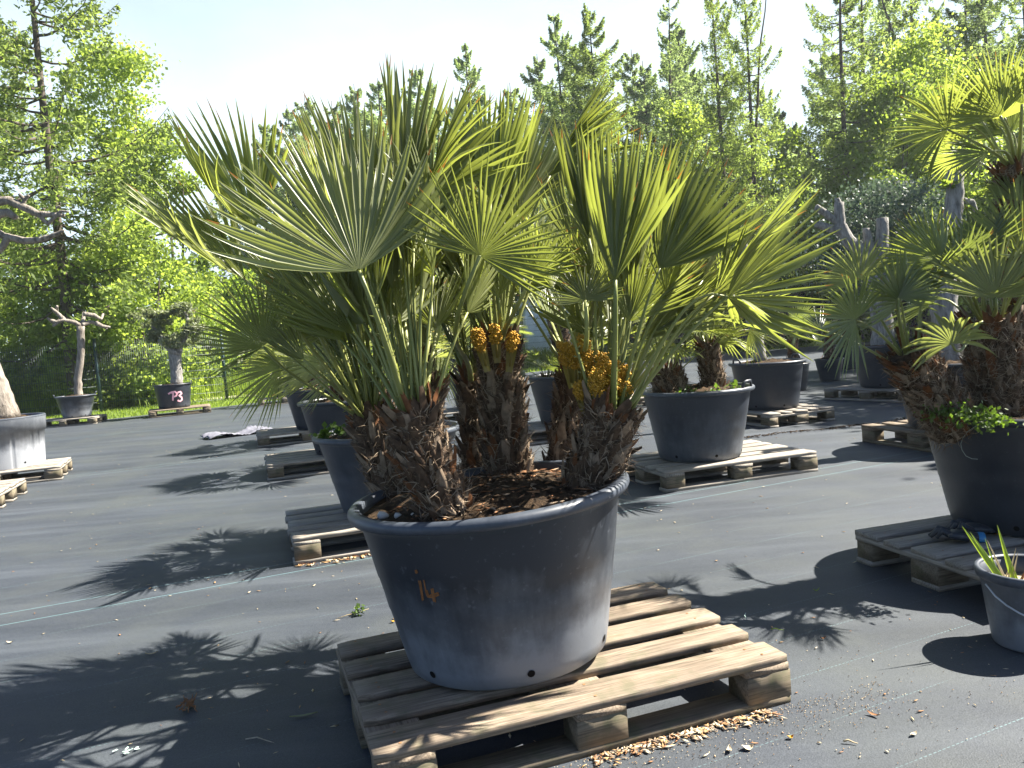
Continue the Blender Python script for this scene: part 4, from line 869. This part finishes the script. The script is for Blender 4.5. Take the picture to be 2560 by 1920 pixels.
# potted trees
def tube_tree(name, label, o, limbs, m, cat='tree', group=None, jit=.035, seed=1, n=9):
    rng = np.random.default_rng(seed); t = thing(name, label, cat, tuple(o), 0, group)
    for k, (pn, pts, rad) in enumerate(limbs):
        P = np.array(pts, float) - np.asarray(o); q = len(P); mm = np.linspace(0, q - 1, (q - 1) * 5 + 1); PP = np.stack([np.interp(mm, range(q), P[:, j]) for j in range(3)], 1); rr = np.interp(mm, range(q), rad)
        PP[1:-1] += rng.normal(0, .05, (len(PP) - 2, 3)) * rr[1:-1, None]
        mb = MB(); mb.tube(PP, rr, n + 3, jit=jit, rng=rng); mb.build(pn, m, t, True)
    return t
Y = 16.0; g = lambda px, py, y=16.0: atY(px, py, y)
tr = [('trunk', [g(198, 1000), g(194, 950), g(203, 880), g(202, 815)], [.085, .07, .068, .075])]
for pts in [[(202, 815), (185, 805), (160, 800), (135, 805)], [(160, 800), (140, 780), (128, 770)], [(150, 802), (132, 815)], [(204, 815), (209, 795), (208, 782)], [(204, 812), (225, 805), (243, 808), (268, 822)], [(208, 785), (235, 788), (252, 798), (258, 785)], [(240, 808), (255, 815), (275, 818)], [(140, 780), (143, 765)], [(135, 805), (118, 795)]]:
    tr.append(('branch', [g(x, y, 16 + .12 * i * (1 if x > 200 else -1)) for i, (x, y) in enumerate(pts)], np.linspace(.05, .022, len(pts))))
tube_tree('bare_tree', 'bare brown pollarded tree in the round tub by the fence', (POTQ[0], POTQ[1], .5), tr, M['bark_grey'], seed=3, group='trees in pots')
Y = 8.4; g = lambda px, py, y=8.4: atY(px, py, y)
tr = [('trunk', [g(15, 1050), g(-5, 980), g(-35, 900), g(-70, 800), g(-80, 650), g(-90, 560)], [.15, .12, .105, .10, .10, .11]),
      ('branch', [g(-90, 560), g(-40, 510), g(20, 500), g(60, 518), g(95, 535), g(160, 538)], [.09, .06, .042, .04, .035, .02]), ('branch', [g(55, 515), g(62, 500), g(48, 485)], [.025, .02, .015]), ('branch', [g(62, 500), g(72, 488)], [.02, .012]), ('branch', [g(95, 535), g(120, 560), g(152, 528), g(172, 530)], [.025, .02, .016, .01]),
      ('branch', [g(-85, 600), g(-30, 570), g(10, 590), g(60, 602), g(100, 600), g(142, 585), g(160, 575)], [.07, .05, .036, .036, .03, .022, .01]), ('branch', [g(-85, 580), g(-20, 540), g(20, 530), g(40, 545)], [.06, .05, .04, .03]), ('branch', [g(20, 595), g(5, 620), g(-15, 640)], [.04, .03, .02]), ('branch', [g(140, 520), g(150, 515)], [.014, .01])]
tube_tree('gnarled_tree', 'thick gnarled leaning tree in the ribbed pot with bare twisting branches', (POTP[0], POTP[1], .6), tr, M['bark_grey'], seed=4, group='trees in pots', n=12)
g = lambda px, py, y=16.8: atY(px, py, y)
tr = [('trunk', [g(443, 962), g(440, 920), g(437, 885), g(440, 875)], [.13, .115, .13, .14])]
for pts in [[(437, 885), (415, 865), (395, 850)], [(445, 885), (452, 860), (465, 840), (470, 800), (462, 780)], [(440, 880), (400, 840), (380, 815)], [(445, 880), (455, 862)]]:
    tr.append(('branch', [g(*p) for p in pts], np.linspace(.07, .03, len(pts))))
ot = tube_tree('olive_tree', 'topiary olive with rounded foliage pads in the pot painted P3', (POTR[0], POTR[1], .55), tr, M['bark_pale'], seed=5, group='trees in pots')
rng_o = np.random.default_rng(8)
for px, py, rx, rz_, mt in [(450, 850, .36, .20, 'olive'), (362, 798, .33, .27, 'olive'), (392, 838, .22, .17, 'olive'), (458, 772, .28, .19, 'olive'), (488, 815, .24, .16, 'olive'), (400, 790, .22, .20, 'olive')]:
    mb = MB(); c = atY(px, py, 16.8) - np.array([POTR[0], POTR[1], .55]); cloud(mb, [(c, (rx, rx, rz_))], 1700, .055, rng_o, sub=260, subr=.09, shell=.3); mb.build('foliage_pad', M[mt], ot)
# cut back white trees
g = lambda px, py, y=9.85: atY(px, py, y)
tr = [('trunk', [g(2205, 880), g(2208, 820), g(2200, 760), g(2196, 690)], [.14, .125, .12, .13])]
for pts, w in [([(2196, 690), (2160, 640), (2120, 600), (2100, 560), (2098, 505)], (.10, .055)), ([(2110, 580), (2070, 570), (2040, 560)], (.06, .04)), ([(2200, 690), (2205, 620), (2206, 545)], (.09, .07)), ([(2190, 690), (2170, 600), (2165, 570)], (.07, .04)), ([(2098, 515), (2092, 495)], (.04, .03)), ([(2100, 560), (2060, 530), (2040, 518)], (.045, .04))]:
    tr.append(('branch', [g(*p) for p in pts], np.linspace(*w, len(pts))))
tube_tree('pollarded_tree', 'white barked cut back tree with forking stumps behind the right fronds', (POTI[0], POTI[1], .6), tr, M['bark_pale'], seed=6, group='trees in pots')
g = lambda px, py, y=6.25: atY(px, py, y)
tr = [('trunk', [g(2375, 930), g(2370, 830), g(2358, 760), g(2365, 700)], [.115, .10, .10, .105])]
for pts, w in [([(2362, 720), (2320, 745), (2280, 735), (2250, 690)], (.05, .035)), ([(2365, 710), (2375, 600), (2385, 520), (2390, 430)], (.075, .062)), ([(2388, 500), (2430, 505), (2440, 530)], (.03, .015)), ([(2390, 440), (2370, 428)], (.02, .006)), ([(2390, 440), (2412, 415)], (.02, .006)), ([(2388, 470), (2358, 462)], (.015, .005))]:
    tr.append(('branch', [g(*p) for p in pts], np.linspace(*w, len(pts))))
pt = tube_tree('pollarded_tree', 'white barked tree with a tall flat cut stump beside the tall palm', (POTN[0], POTN[1], .6), tr, M['bark_pale'], seed=7, group='trees in pots')
rng_o = np.random.default_rng(9); mb = MB(); oo = np.array([POTN[0], POTN[1], .6])
cloud(mb, [(atY(2362, 462, 6.2) - oo, (.06, .06, .03)), (atY(2440, 480, 6.2) - oo, (.08, .08, .03)), (atY(2395, 455, 6.2) - oo, (.05, .05, .03))], 60, .05, rng_o, sub=900, subr=.04); mb.build('sprout', M['maple_bright'], pt)
g = lambda px, py, y=8.5: atY(px, py, y)
tube_tree('slim_tree', 'slim white leaning trunk in the dark blue pot', (POTH[0], POTH[1], .6), [('trunk', [g(1902, 905), g(1888, 830), g(1872, 760), g(1862, 690), g(1860, 600)], [.075, .068, .064, .05, .03])], M['bark_pale'], seed=8, group='trees in pots')
tp = atY(2210, 470, 15); broadleaf('blue grey olive tree behind the cut back white tree', tp[:2], tp[2], 2.6, 1.5, 220, mat='olive_blue', n=9000, size=.09, nb=16, stems=3, group='trees in pots', name='olive_tree', tr=.06)

# ------------------------------------------------------------------ fences, shed
def fence(label, posts, h, seed):
    t = thing('mesh_fence', label, 'fence', (posts[0][0], posts[0][1], 0), 0, 'fences'); o = np.array([posts[0][0], posts[0][1], 0])
    for i, p in enumerate(posts):
        mb = MB(); q = np.array([p[0], p[1], 0]) - o; mb.box(q + (0, 0, h / 2 + .03), (.06, .045, h + .06)); mb.box(q + (0, 0, h + .065), (.066, .05, .012))
        for z in (.3, 1.0, 1.6): mb.box(q + (.0, -.03, z), (.075, .02, .03))
        mb.build('post', M['fence'], t)
        if i + 1 < len(posts):
            r = np.array([posts[i + 1][0], posts[i + 1][1], 0]) - o; d = r - q; L = np.linalg.norm(d); d /= L; mb = MB(); R = np.array([[d[0], -d[1], 0], [d[1], d[0], 0], [0, 0, 1]])
            for x in np.arange(.05, L, .05): mb.box(q + d * x + (0, 0, h / 2), (.006, .006, h - .04), 0, R)
            for z in np.arange(.05, h + .01, .2):
                for s in (-.006, .006): mb.box(q + d * L / 2 + np.array([-d[1], d[0], 0]) * s * 1.4 + (0, 0, z), (L, .007, .008), 0, R)
            mb.build('mesh_panel', M['fence'], t)
    return t
P1, P2 = at(255, 1031)[:2], at(568, 1002)[:2]; dd = P2 - P1
posts = [P1 - dd * k for k in (3, 2, 1)] + [P1, P2, (-4.85, 22.1), (-2.06, 24.2), (.4, 26.2), (2.8, 28.2), (5.2, 30.2), (7.6, 32.2), (10.0, 34.2)]
fence('dark green wire mesh fence along the far edge of the yard', posts, 1.78, 1)
t = thing('screen_fence', 'navy shade netting fence at the back right under the bushes', 'fence', (8, 29.5, 0), 0, 'fences')
for k in range(7):
    x = k * 2.6; mb = MB(); mb.box((x, -.1 * k, 1.05), (.07, .07, 2.1)); mb.build('post', M['fence'], t)
    if k < 6:
        mb = MB(); n = 14; V = []
        for i in range(n):
            f = i / (n - 1); yy = .02 * math.sin(i * 1.9 + k); V += [(x + .04 + f * 2.52, -.1 * (k + f) + yy, .35 + .03 * math.sin(i)), (x + .04 + f * 2.52, -.1 * (k + f) - yy, 2.02 - .03 * abs(math.sin(i * .7))), (x + .04 + f * 2.52, -.1 * (k + f) + yy + .012, .35 + .03 * math.sin(i)), (x + .04 + f * 2.52, -.1 * (k + f) - yy + .012, 2.02 - .03 * abs(math.sin(i * .7)))]
        mb.add(V, [(4 * i, 4 * i + 4, 4 * i + 5, 4 * i + 1) for i in range(n - 1)] + [(4 * i + 2, 4 * i + 3, 4 * i + 7, 4 * i + 6) for i in range(n - 1)] + [(4 * i + 1, 4 * i + 5, 4 * i + 7, 4 * i + 3) for i in range(n - 1)]); mb.build('netting', M['screen'], t)
c = atY(1378, 850, 31); t = thing('white_shed', 'white shed behind the fence seen past the dark palm trunk', 'shed', (c[0], c[1], 0), .1)
mb = MB(); mb.box((0, 1, 1.1), (1.7, 1.6, 2.2)); mb.build('wall', M['white'], t)
mb = MB(); mb.add([(-1, .1, 2.2), (1, .1, 2.2), (1, 1.95, 2.2), (-1, 1.95, 2.2), (-1, .1, 2.28), (1, .1, 2.28), (1, 1.95, 2.62), (-1, 1.95, 2.62)], [(0, 3, 2, 1), (4, 5, 6, 7), (0, 1, 5, 4), (1, 2, 6, 5), (2, 3, 7, 6), (3, 0, 4, 7)]); mb.build('roof', M['metal'], t)
mb = MB(); mb.box((.1, .19, .98), (.8, .03, 1.9)); dr = mb.build('door', M['white'], t); mb = MB(); mb.box((.4, .165, 1.0), (.03, .03, .12)); mb.build('handle', M['black'], dr)

# ------------------------------------------------------------------ grass
def grass(name, n, region, h, w, seed, m='grass', dense=None):
    rng = np.random.default_rng(seed); pts = region(rng, n); k = len(pts); hh = rng.uniform(*h, k)[:, None]; a = rng.uniform(0, 6.28, k)
    u = np.stack([np.cos(a), np.sin(a), np.zeros(k)], 1) * rng.uniform(*w, k)[:, None]; ln = rng.normal(0, .35, (k, 3)) * hh; ln[:, 2] = 0
    mid = pts + ln * .35 + np.array([0, 0, 1]) * hh * .6; tip = pts + ln + np.array([0, 0, 1]) * hh
    V = np.stack([pts - u, pts + u, mid + u * .7, mid - u * .7, tip], 1).reshape(-1, 3); b = np.arange(k) * 5
    mb = MB(); mb.add(V, np.stack([b, b + 1, b + 2, b + 3], 1), np.stack([b + 3, b + 2, b + 4], 1)); o = mb.build(name, M[m]); tag(o, kind='stuff'); return o
EX = np.array([e[0] for e in edge]); EY = np.array([e[1] for e in edge])
def lawn(rng, n):
    Yv = 12 + 26 * rng.random(n * 3) ** 1.5; x = rng.uniform(-.72, .72, n * 3) * Yv; ok = Yv > np.interp(x, EX, EY) + .02; p = np.stack([x, Yv, np.zeros_like(x)], 1)[ok]
    # bare path
    a0, b0 = at(240, 1030)[:2], at(585, 1000)[:2]; s = np.clip((p[:, 0] - a0[0]) / (b0[0] - a0[0]), -.2, 2.5); py = a0[1] + (b0[1] - a0[1]) * s
    keep = ~((p[:, 1] > py + 1.7) & (p[:, 1] < py + 2.6) & (p[:, 0] < -3)); return p[keep][:n]
g1 = grass('grass', 60000, lawn, (.03, .10), (.006, .013), 1); g1['label'] = 'short green lawn along the fabric edge and fence'; g1['category'] = 'grass'
FX = np.array([p[0] for p in posts]); FY = np.array([p[1] for p in posts])
def tall(rng, n):
    Yv = 17 + 16 * rng.random(n * 3); x = rng.uniform(-.72, .35, n * 3) * Yv; f = np.interp(x, FX, FY); ok = (Yv > f + .3) & (Yv < f + 7) & (np.sin(x * 2.1 + Yv) + np.sin(x * .7 - Yv * 1.3) + rng.normal(0, .5, n * 3) > -.1); return np.stack([x, Yv, np.zeros_like(x)], 1)[ok][:n]
g2 = grass('grass', 26000, tall, (.25, .75), (.008, .016), 2); g2['label'] = 'long wild grass behind the mesh fence'; g2['category'] = 'grass'

# ------------------------------------------------------------------ small things
def curl(name, label, cat, p, pts, w, m, group='fallen bits on the fabric', z=.010):
    t_o = np.array([p[0], p[1], z]); P = np.array(pts, float); mb = MB(); n = len(P); V = []
    for i in range(n):
        tn = nrm(P[min(i + 1, n - 1)] - P[max(i - 1, 0)]); s = nrm(np.cross(tn, [0, 0, 1])) * w[i]; V += [P[i] - s + (0, 0, .002), P[i] - (0, 0, .001), P[i] + s + (0, 0, .002)]
    mb.add(V, [(3 * i + j, 3 * i + j + 1, 3 * i + j + 4, 3 * i + j + 3) for i in range(n - 1) for j in range(2)]); o = mb.build(name, m, None, False, tuple(t_o)); tag(o, label, cat, group); return o
def twig(label, px, py, L, ang, r, m='twig', bend=.1, name='twig'):
    p = at(px, py); a = math.radians(ang); d = np.array([math.cos(a), math.sin(a), 0]); s = np.array([-d[1], d[0], 0]); mb = MB()
    mb.tube([-d * L / 2, -d * L / 6 + s * L * bend + (0, 0, .004), d * L / 5 + s * L * bend * .6, d * L / 2], [r, r * .9, r * .7, r * .35], 5)
    tag(mb.build(name, M[m], None, True, (p[0], p[1], .012)), label, name.replace('_', ' '), 'fallen bits on the fabric')
def leaflet(label, px, py, L, w, ang, m, lift=.012, name='dry_leaf'):
    p = at(px, py); a = math.radians(ang); d = np.array([math.cos(a), math.sin(a), 0])
    curl(name, label, name.replace('_', ' '), p, [d * L * (q - .5) + np.array([0, 0, lift * (q * 2 - 1) ** 2]) for q in (0, .25, .5, .75, 1)], [w * .15, w * .8, w, .7 * w, .05 * w], M[m])
twig('thin bent twig in the shade at bottom left', 650, 1862, .10, -20, .0022)
leaflet('torn grey green palm strip lying in the shade left of the pallet', 760, 1797, .085, .006, 12, 'olive', .004, 'leaf_strip')
leaflet('dry brown pod leaf on the fabric right of the pallet', 2184, 1796, .035, .006, -50, 'dry', .006)
leaflet('pale pink petal on the sunlit fabric at bottom right', 2285, 1845, .026, .006, 30, 'chip_pale', .004, 'petal')
leaflet('large pale bark flake at the bottom edge', 1871, 1880, .032, .012, 0, 'chip_pale', .008, 'bark_flake')
leaflet('twisted beige bark flake left of the large pale flake', 1824, 1885, .03, .007, 70, 'chip_pale', .008, 'bark_flake')
leaflet('yellow blossom scrap at bottom right of the pallet', 1977, 1853, .018, .007, 10, 'flower', .006, 'blossom')
twig('short straw stick near the bottom right', 2127, 1867, .035, -25, .0028, 'straw')
leaflet('dark brown leaf scrap right of the pallet corner', 2058, 1604, .022, .006, 0, 'dry', .008)
leaflet('small tan leaf on the sunny strip at left', 380, 1641, .045, .006, 15, 'straw', .006)
leaflet('pale leaf on the fabric at the far left edge', 26, 1612, .03, .006, 0, 'chip_pale', .006)
leaflet('yellow blossom scrap by the pot left side', 984, 1560, .02, .008, 30, 'flower', .006, 'blossom')
leaflet('green leaf curl on the shaded fabric right of the pot', 2042, 1483, .03, .004, 20, 'cutgreen', .01)
twig('green stalk lying by the pallet corner on the right', 1944, 1582, .045, -20, .0018, 'cutgreen', .02, 'stalk')
twig('pale curled thread stem behind the pallet corner', 1866, 1547, .06, 75, .0016, 'lichen', .1, 'stalk')
# dried brown flower stalk clump and lichen twig
rng = np.random.default_rng(12); p = at(468, 1778); t = thing('dried_clump', 'curled rusty brown dried leaf clump at lower left', 'dry leaf', (p[0], p[1], .01), 0, 'fallen bits on the fabric'); mb = MB()
for i in range(40):
    q = rng.normal(0, .012, 3) * (1, 1, .4) + (0, 0, .012); d = nrm(rng.normal(0, 1, 3) + (.3, .5, .3)); mb.tube([q, q + d * .012, q + d * .02 + rng.normal(0, .006, 3)], [.0022, .002, .0008], 4)
mb.build('curl', M['dry'], t)
p = at(325, 1888); mb = MB()
for i in range(9):
    q = rng.normal(0, .014, 3) * (1, .6, 0) + (0, 0, .004); d = nrm(rng.normal(0, 1, 3) * (1, 1, .25)); s = np.cross(d, [0, 0, 1]) * .004; mb.add([q - s, q + d * .012 - s * .6, q + d * .016, q + d * .012 + s, q + s], [(0, 1, 3, 4)], [(1, 2, 3)])
tag(mb.build('lichen_scrap', M['lichen'], None, False, (p[0], p[1], .01)), 'pale mint lichen scrap at bottom left', 'lichen', 'fallen bits on the fabric')
p = at(880, 1545); t = thing('leafy_sprig', 'small leafy green sprig with roots left of the big pot', 'weed', (p[0], p[1], .008), 0, 'fallen bits on the fabric'); mb = MB()
mb.tube([(-.06, -.03, .004), (-.02, 0, .006), (.03, .005, .012), (.07, .02, .02)], [.001, .002, .002, .001], 5); mb.build('stem', M['straw'], t); mb = MB()
cloud(mb, [((.045, .012, .02), (.04, .02, .012))], 30, .022, rng, sub=4000, subr=.03); mb.build('foliage', M['weed'], t)

def crumbs(name, label, n, place, size, mats, seed, flake=False):
    rng = np.random.default_rng(seed); mb = MB(); V0 = np.array([(1, 0, 0), (0, 1, 0), (-1, 0, 0), (0, -1, 0), (0, 0, .8), (0, 0, -.8)]); T0 = [(0, 1, 4), (1, 2, 4), (2, 3, 4), (3, 0, 4), (1, 0, 5), (2, 1, 5), (3, 2, 5), (0, 3, 5)]
    for i in range(n):
        p = place(rng)
        if p is None: continue
        s = rng.uniform(*size); a = rng.uniform(0, 6.28); R = np.array([[math.cos(a), -math.sin(a), 0], [math.sin(a), math.cos(a), 0], [0, 0, 1]])
        sc_ = (s * rng.uniform(1.5, 4.5), s * rng.uniform(.5, 1.2), s * .45) if flake else (s, s * .9, s * .8)
        V = (V0 * sc_) @ R.T; V[:, 2] += rng.uniform(-.2, .2) * V[:, 0] if flake else 0
        mb.add(V + np.array([p[0], p[1], p[2] + s * .5]), None, T0, int(rng.integers(0, len(mats))))
    o = mb.build(name, [M[q] for q in mats]); tag(o, label, 'litter', None, 'stuff'); return o
def near_pallet(rng):
    if rng.random() < .55: p = np.array([-.39, 1.84]) + np.array([math.cos(.333), math.sin(.333)]) * rng.uniform(.35, 1.5) + np.array([math.sin(.333), -math.cos(.333)]) * abs(rng.normal(-.02, .10))
    else: p = np.array([rng.uniform(-.3, 1.5), rng.uniform(1.2, 2.6)])
    return (p[0], p[1], .008)
crumbs('seed_litter', 'scattered tan flower crumbs around the front of the pallet', 1500, near_pallet, (.0012, .0028), ('chip', 'chip_pale', 'boot'), 3)
def chips(rng):
    u = rng.uniform(.55, 1.12); p = np.array([-.39, 1.84]) + np.array([math.cos(.333), math.sin(.333)]) * u + np.array([math.sin(.333), -math.cos(.333)]) * abs(rng.normal(.012, .022)); return (p[0], p[1], .009)
crumbs('wood_chip_litter', 'heap of bark chips along the front runner of the nearest pallet', 420, chips, (.002, .0055), ('chip', 'chip_pale', 'boot_lite', 'dry'), 4, True)
crumbs('leaf_litter', 'tiny dry leaf scraps strewn over the fabric', 900, lambda r: (lambda Y: (r.uniform(-.68, .68) * Y, Y, .008))(1.6 + 14 * r.random() ** 1.6), (.0018, .0048), ('straw', 'chip', 'dry', 'chip_pale'), 5, True)
crumbs('soil_edge_litter', 'dark line of soil and chips along the fabric edge on the right', 900, lambda r: (lambda q: (1.8 + q * 3.2 + r.normal(0, .02), 7.25 + q * .95 + r.normal(0, .035) + .07 * math.sin(q * 9) + .03 * math.sin(q * 31), .008))(r.random()), (.003, .009), ('soil', 'boot', 'soil', 'black'), 6, True)
def on_soil(rng):
    a = rng.uniform(0, 6.28); q = .33 * math.sqrt(rng.random()); return (MAINC[0] + q * math.cos(a), MAINC[1] + q * math.sin(a), PZ + .506 * .94 + .009 + .045 * (1 - (q / .39) ** 2) + .003 + q * math.cos(a) * .05)
crumbs('mulch_litter', 'bark mulch flakes on the soil of the big pot', 520, on_soil, (.003, .008), ('boot', 'boot_lite', 'dry', 'soil', 'soil', 'boot_red'), 7, True)
def under_a(rng):
    u = rng.uniform(0, 1.1); p = np.array([-1.22, 4.11]) + np.array([math.cos(.316), math.sin(.316)]) * u + np.array([.31, -.95]) * abs(rng.normal(.01, .03)); return (p[0], p[1], .008)
crumbs('wood_chip_litter', 'reddish bark chips along the front of the left sunlit pallet', 200, under_a, (.004, .009), ('chip', 'boot_red', 'chip_pale'), 8, True)
for px, py, s, lb in [(958, 1290, .017, 'largest pale stone on the soil at the left rim'), (995, 1290, .011, 'small pale stone right of the largest one on the soil'), (1035, 1288, .010, 'pale stone by the left trunk base on the soil'), (1330, 1232, .009, 'whitish stone on the soil before the centre trunk')]:
    p = at(px, py, PZ + .490); mb = MB(); rng = np.random.default_rng(int(px)); V = rng.normal(0, 1, (12, 3)); V /= np.linalg.norm(V, axis=1, keepdims=True)
    mb.tube([(-s, 0, 0), (-.6 * s, .1 * s, 0), (.3 * s, 0, .1 * s), (s, -.1 * s, 0)], [s * .3, s * .75, s * .7, s * .2], 7, jit=.2, rng=rng); tag(mb.build('stone', M['stone'], None, False, tuple(p)), lb, 'stone', 'stones on the soil of the big pot')
p = at(1300, 1268, PZ + .490); twig_o = MB(); twig_o.box((0, 0, 0), (.085, .010, .006)); o = twig_o.build('wood_sliver', M['straw'], None, False, tuple(p + np.array([0, 0, .012]))); o.rotation_euler = (0.1, .12, .35); tag(o, 'pale split wood sliver lying on the soil of the big pot', 'wood sliver')

# bucket with cut leaves
BK = (1.625, 2.51); t = thing('bucket', 'scuffed grey plastic bucket with wire handle and cut palm leaves', 'bucket', (BK[0], BK[1], .008))
mb = MB(); mb.lathe([(.001, .003), (.108, .003), (.112, .01), (.125, .10), (.138, .20), (.144, .245), (.140, .245), (.134, .2), (.121, .1), (.105, .02)], 48); mb.build('body', M['pot'], t, True)
mb = MB(); mb.lathe([(.144, .222), (.152, .224), (.156, .240), (.153, .252), (.142, .252), (.139, .246)], 48); mb.build('rim', M['rim'], t, True)
mb = MB(); pts = []
for q in np.linspace(0, 1, 15):
    a = math.radians(188) + q * math.radians(172); drop = math.sin(q * math.pi); pts.append((.158 * math.cos(a), .158 * math.sin(a) * 1.03 - .006 * drop, .215 - .095 * drop ** .8))
mb.tube(pts, .0028, 6); hd = mb.build('handle', M['metal'], t, True)
mb = MB(); mb.lathe([(.001, .19), (.128, .19)], 32); mb.build('cuttings_base', M['straw'], t)
for k, (px, py, tx, ty, w, m_) in enumerate([(2474, 1425, 2405, 1315, .011, 'cutgreen'), (2480, 1420, 2425, 1330, .008, 'cutgreen'), (2510, 1440, 2493, 1312, .009, 'cutgreen'), (2455, 1430, 2462, 1345, .004, 'cutgreen'), (2527, 1450, 2522, 1390, .005, 'cutgreen'), (2485, 1440, 2468, 1350, .004, 'straw'), (2470, 1410, 2540, 1370, .004, 'straw'), (2490, 1430, 2545, 1380, .004, 'straw'), (2455, 1405, 2520, 1425, .005, 'straw'), (2510, 1400, 2560, 1440, .005, 'straw'), (2540, 1430, 2600, 1390, .006, 'dry'), (2520, 1440, 2575, 1405, .006, 'dry')]):
    a_ = atY(px, py, 2.50); a_ = np.array([BK[0] + (a_[0] - BK[0]) * .6, 2.5, .20]); b_ = atY(tx, ty, 2.50); n = 7
    mb = MB(); V = []
    for i in range(n):
        q = i / (n - 1); c_ = a_ * (1 - q) + b_ * q; ww = w * (1 - q ** 2.2) + .0004; V += [c_ - (ww, 0, 0), c_ + (0, -ww * .5, 0), c_ + (ww, 0, 0)]
    mb.add(V, [(3 * i + j, 3 * i + j + 1, 3 * i + j + 4, 3 * i + j + 3) for i in range(n - 1) for j in range(2)])
    lab = {'cutgreen': 'upright green palm leaf strip in the bucket', 'straw': 'dry straw coloured leaf strip in the bucket', 'dry': 'rusty brown dried frond piece in the bucket'}[m_]
    tag(mb.build('leaf_cutting', M[m_]), lab, 'leaf cutting', 'leaf cuttings in the bucket')

# gloves on the right pallet
def glove(label, px, py, ang, m, cuff, flip=1, z=PZ, s=1.0):
    p = at(px, py, z); t = thing('work_glove', label, 'glove', (p[0], p[1], z), math.radians(ang), 'work gloves on the pallet'); rng = np.random.default_rng(int(px)); mb = MB()
    mb.tube([(-.085, 0, .018), (-.06, 0, .022), (-.03, 0, .026), (.0, 0, .026), (.018, 0, .022)], np.array([.040, .040, .044, .046, .036]) * s, 14, flat=.45)
    for k, (y, L, b) in enumerate([(-.032, .062, .02), (-.011, .078, .012), (.011, .075, .02), (.032, .055, .03)]):
        mb.tube([(.0, y, .024), (.03, y * 1.1, .030 + b * .3), (L * .8, y * 1.2, .024 + b), (L + .012, y * 1.25, .012 + b * .3)], np.array([.014, .013, .012, .007]) * s, 8)
    mb.tube([(-.045, .032 * flip, .022), (-.02, .058 * flip, .032), (.012, .070 * flip, .040), (.028, .072 * flip, .036)], np.array([.016, .015, .013, .007]) * s, 8)
    mb.build('shell', m, t, True); mb = MB(); mb.tube([(-.11, 0, .018), (-.098, 0, .018), (-.086, 0, .018)], [.041, .043, .042], 14, flat=.45, cap=False); mb.build('cuff', cuff, t, True)
    return t
glove('dark rubber work glove with a blue cuff lying on the pallet', 2385, 1352, 158, M['glove'], M['glove_blue'])
glove('second dark glove with orange yellow cuff under the blue cuffed one', 2425, 1335, 172, M['glove'], M['glove_yellow'], -1, PZ + .0)
# string over the rim
mb = MB(); P = [on_pot(*q, POTO, .47, .36, .52, PZ, .004) for q in [(2440, 1065), (2420, 1078), (2407, 1095), (2402, 1110), (2405, 1125), (2415, 1140), (2430, 1147), (2444, 1148)]]
P = [p for p in P if p is not None]; mb.tube(P, .0013, 5); tag(mb.build('string', M['string']), 'loose grey green string hanging over the rim of the weedy pot', 'string')
# weeds
def weeds(name, label, c, zone, n, size, seed):
    rng = np.random.default_rng(seed); mb = MB(); cloud(mb, zone, n, size, rng, sub=500, subr=.05, shell=.1); tag(mb.build(name, M['weed']), label, 'weeds', None, 'stuff')
z9 = PZ + .46
wz = []
for px in range(2345, 2500, 14): q = atY(px, 1028 + (px - 2345) * .16, 3.2 - (px - 2345) * .0012); wz.append((q, (.045, .045, .032)))
weeds('weeds', 'green chickweed growing along the rim of the right pot', POTO, wz, 620, .019, 1)
weeds('weeds', 'few green weeds on the soil of the two trunk pot', POT1, [((POT1[0] - .1, POT1[1] - .25, z9 + .03), (.06, .05, .05)), ((POT1[0] + .05, POT1[1] - .26, z9), (.14, .05, .04)), ((POT1[0] + .25, POT1[1] - .15, z9 + .03), (.05, .05, .04))], 160, .035, 2)
weeds('weeds', 'young shoots beside the bushy left palm', POTA, [((POTA[0] - .3, POTA[1] - .18, z9 + .06), (.05, .05, .10))], 60, .05, 3)
# folded strip of fabric
a_, b_ = at(512, 1100), at(668, 1078); d = (b_ - a_)[:2]; L = np.linalg.norm(d); d /= L; s = np.array([-d[1], d[0]]); rng = np.random.default_rng(3); mb = MB(); nu, nv_ = 40, 12
V = []
for i in range(nu):
    for j in range(nv_):
        u_, v_ = i / (nu - 1), j / (nv_ - 1); q = a_[:2] + d * L * u_ + s * (v_ - .5) * (.62 - .25 * (1 - u_)); V.append((q[0], q[1], .02 + .05 * abs(math.sin(v_ * 5 + u_ * 3)) * (.4 + .6 * rng.random()) + .03 * math.sin(u_ * 9)))
mb.add(V, [(i * nv_ + j, (i + 1) * nv_ + j, (i + 1) * nv_ + j + 1, i * nv_ + j + 1) for i in range(nu - 1) for j in range(nv_ - 1)])
o = mb.build('folded_fabric', M['cloth'], None, False); sm = o.modifiers.new('thickness', 'SOLIDIFY'); sm.thickness = .008; tag(o, 'crumpled folded strip of grey fabric lying at the end of a pallet', 'fabric')

# ------------------------------------------------------------------ summer haze
hz = NT('haze_air'); hz.t.nodes.remove(hz.b); pv = hz.n('ShaderNodeVolumePrincipled'); pv.inputs['Color'].default_value = (.86, .93, 1, 1); pv.inputs['Density'].default_value = 0.0006; pv.inputs['Anisotropy'].default_value = .3
hz.l(pv.outputs[0], hz.out.inputs['Volume'])
mb = MB(); mb.box((0, 28, 11), (110, 90, 24)); tag(mb.build('haze', hz.m), 'thin bright summer haze between the yard and the far larches', 'haze', None, 'stuff')
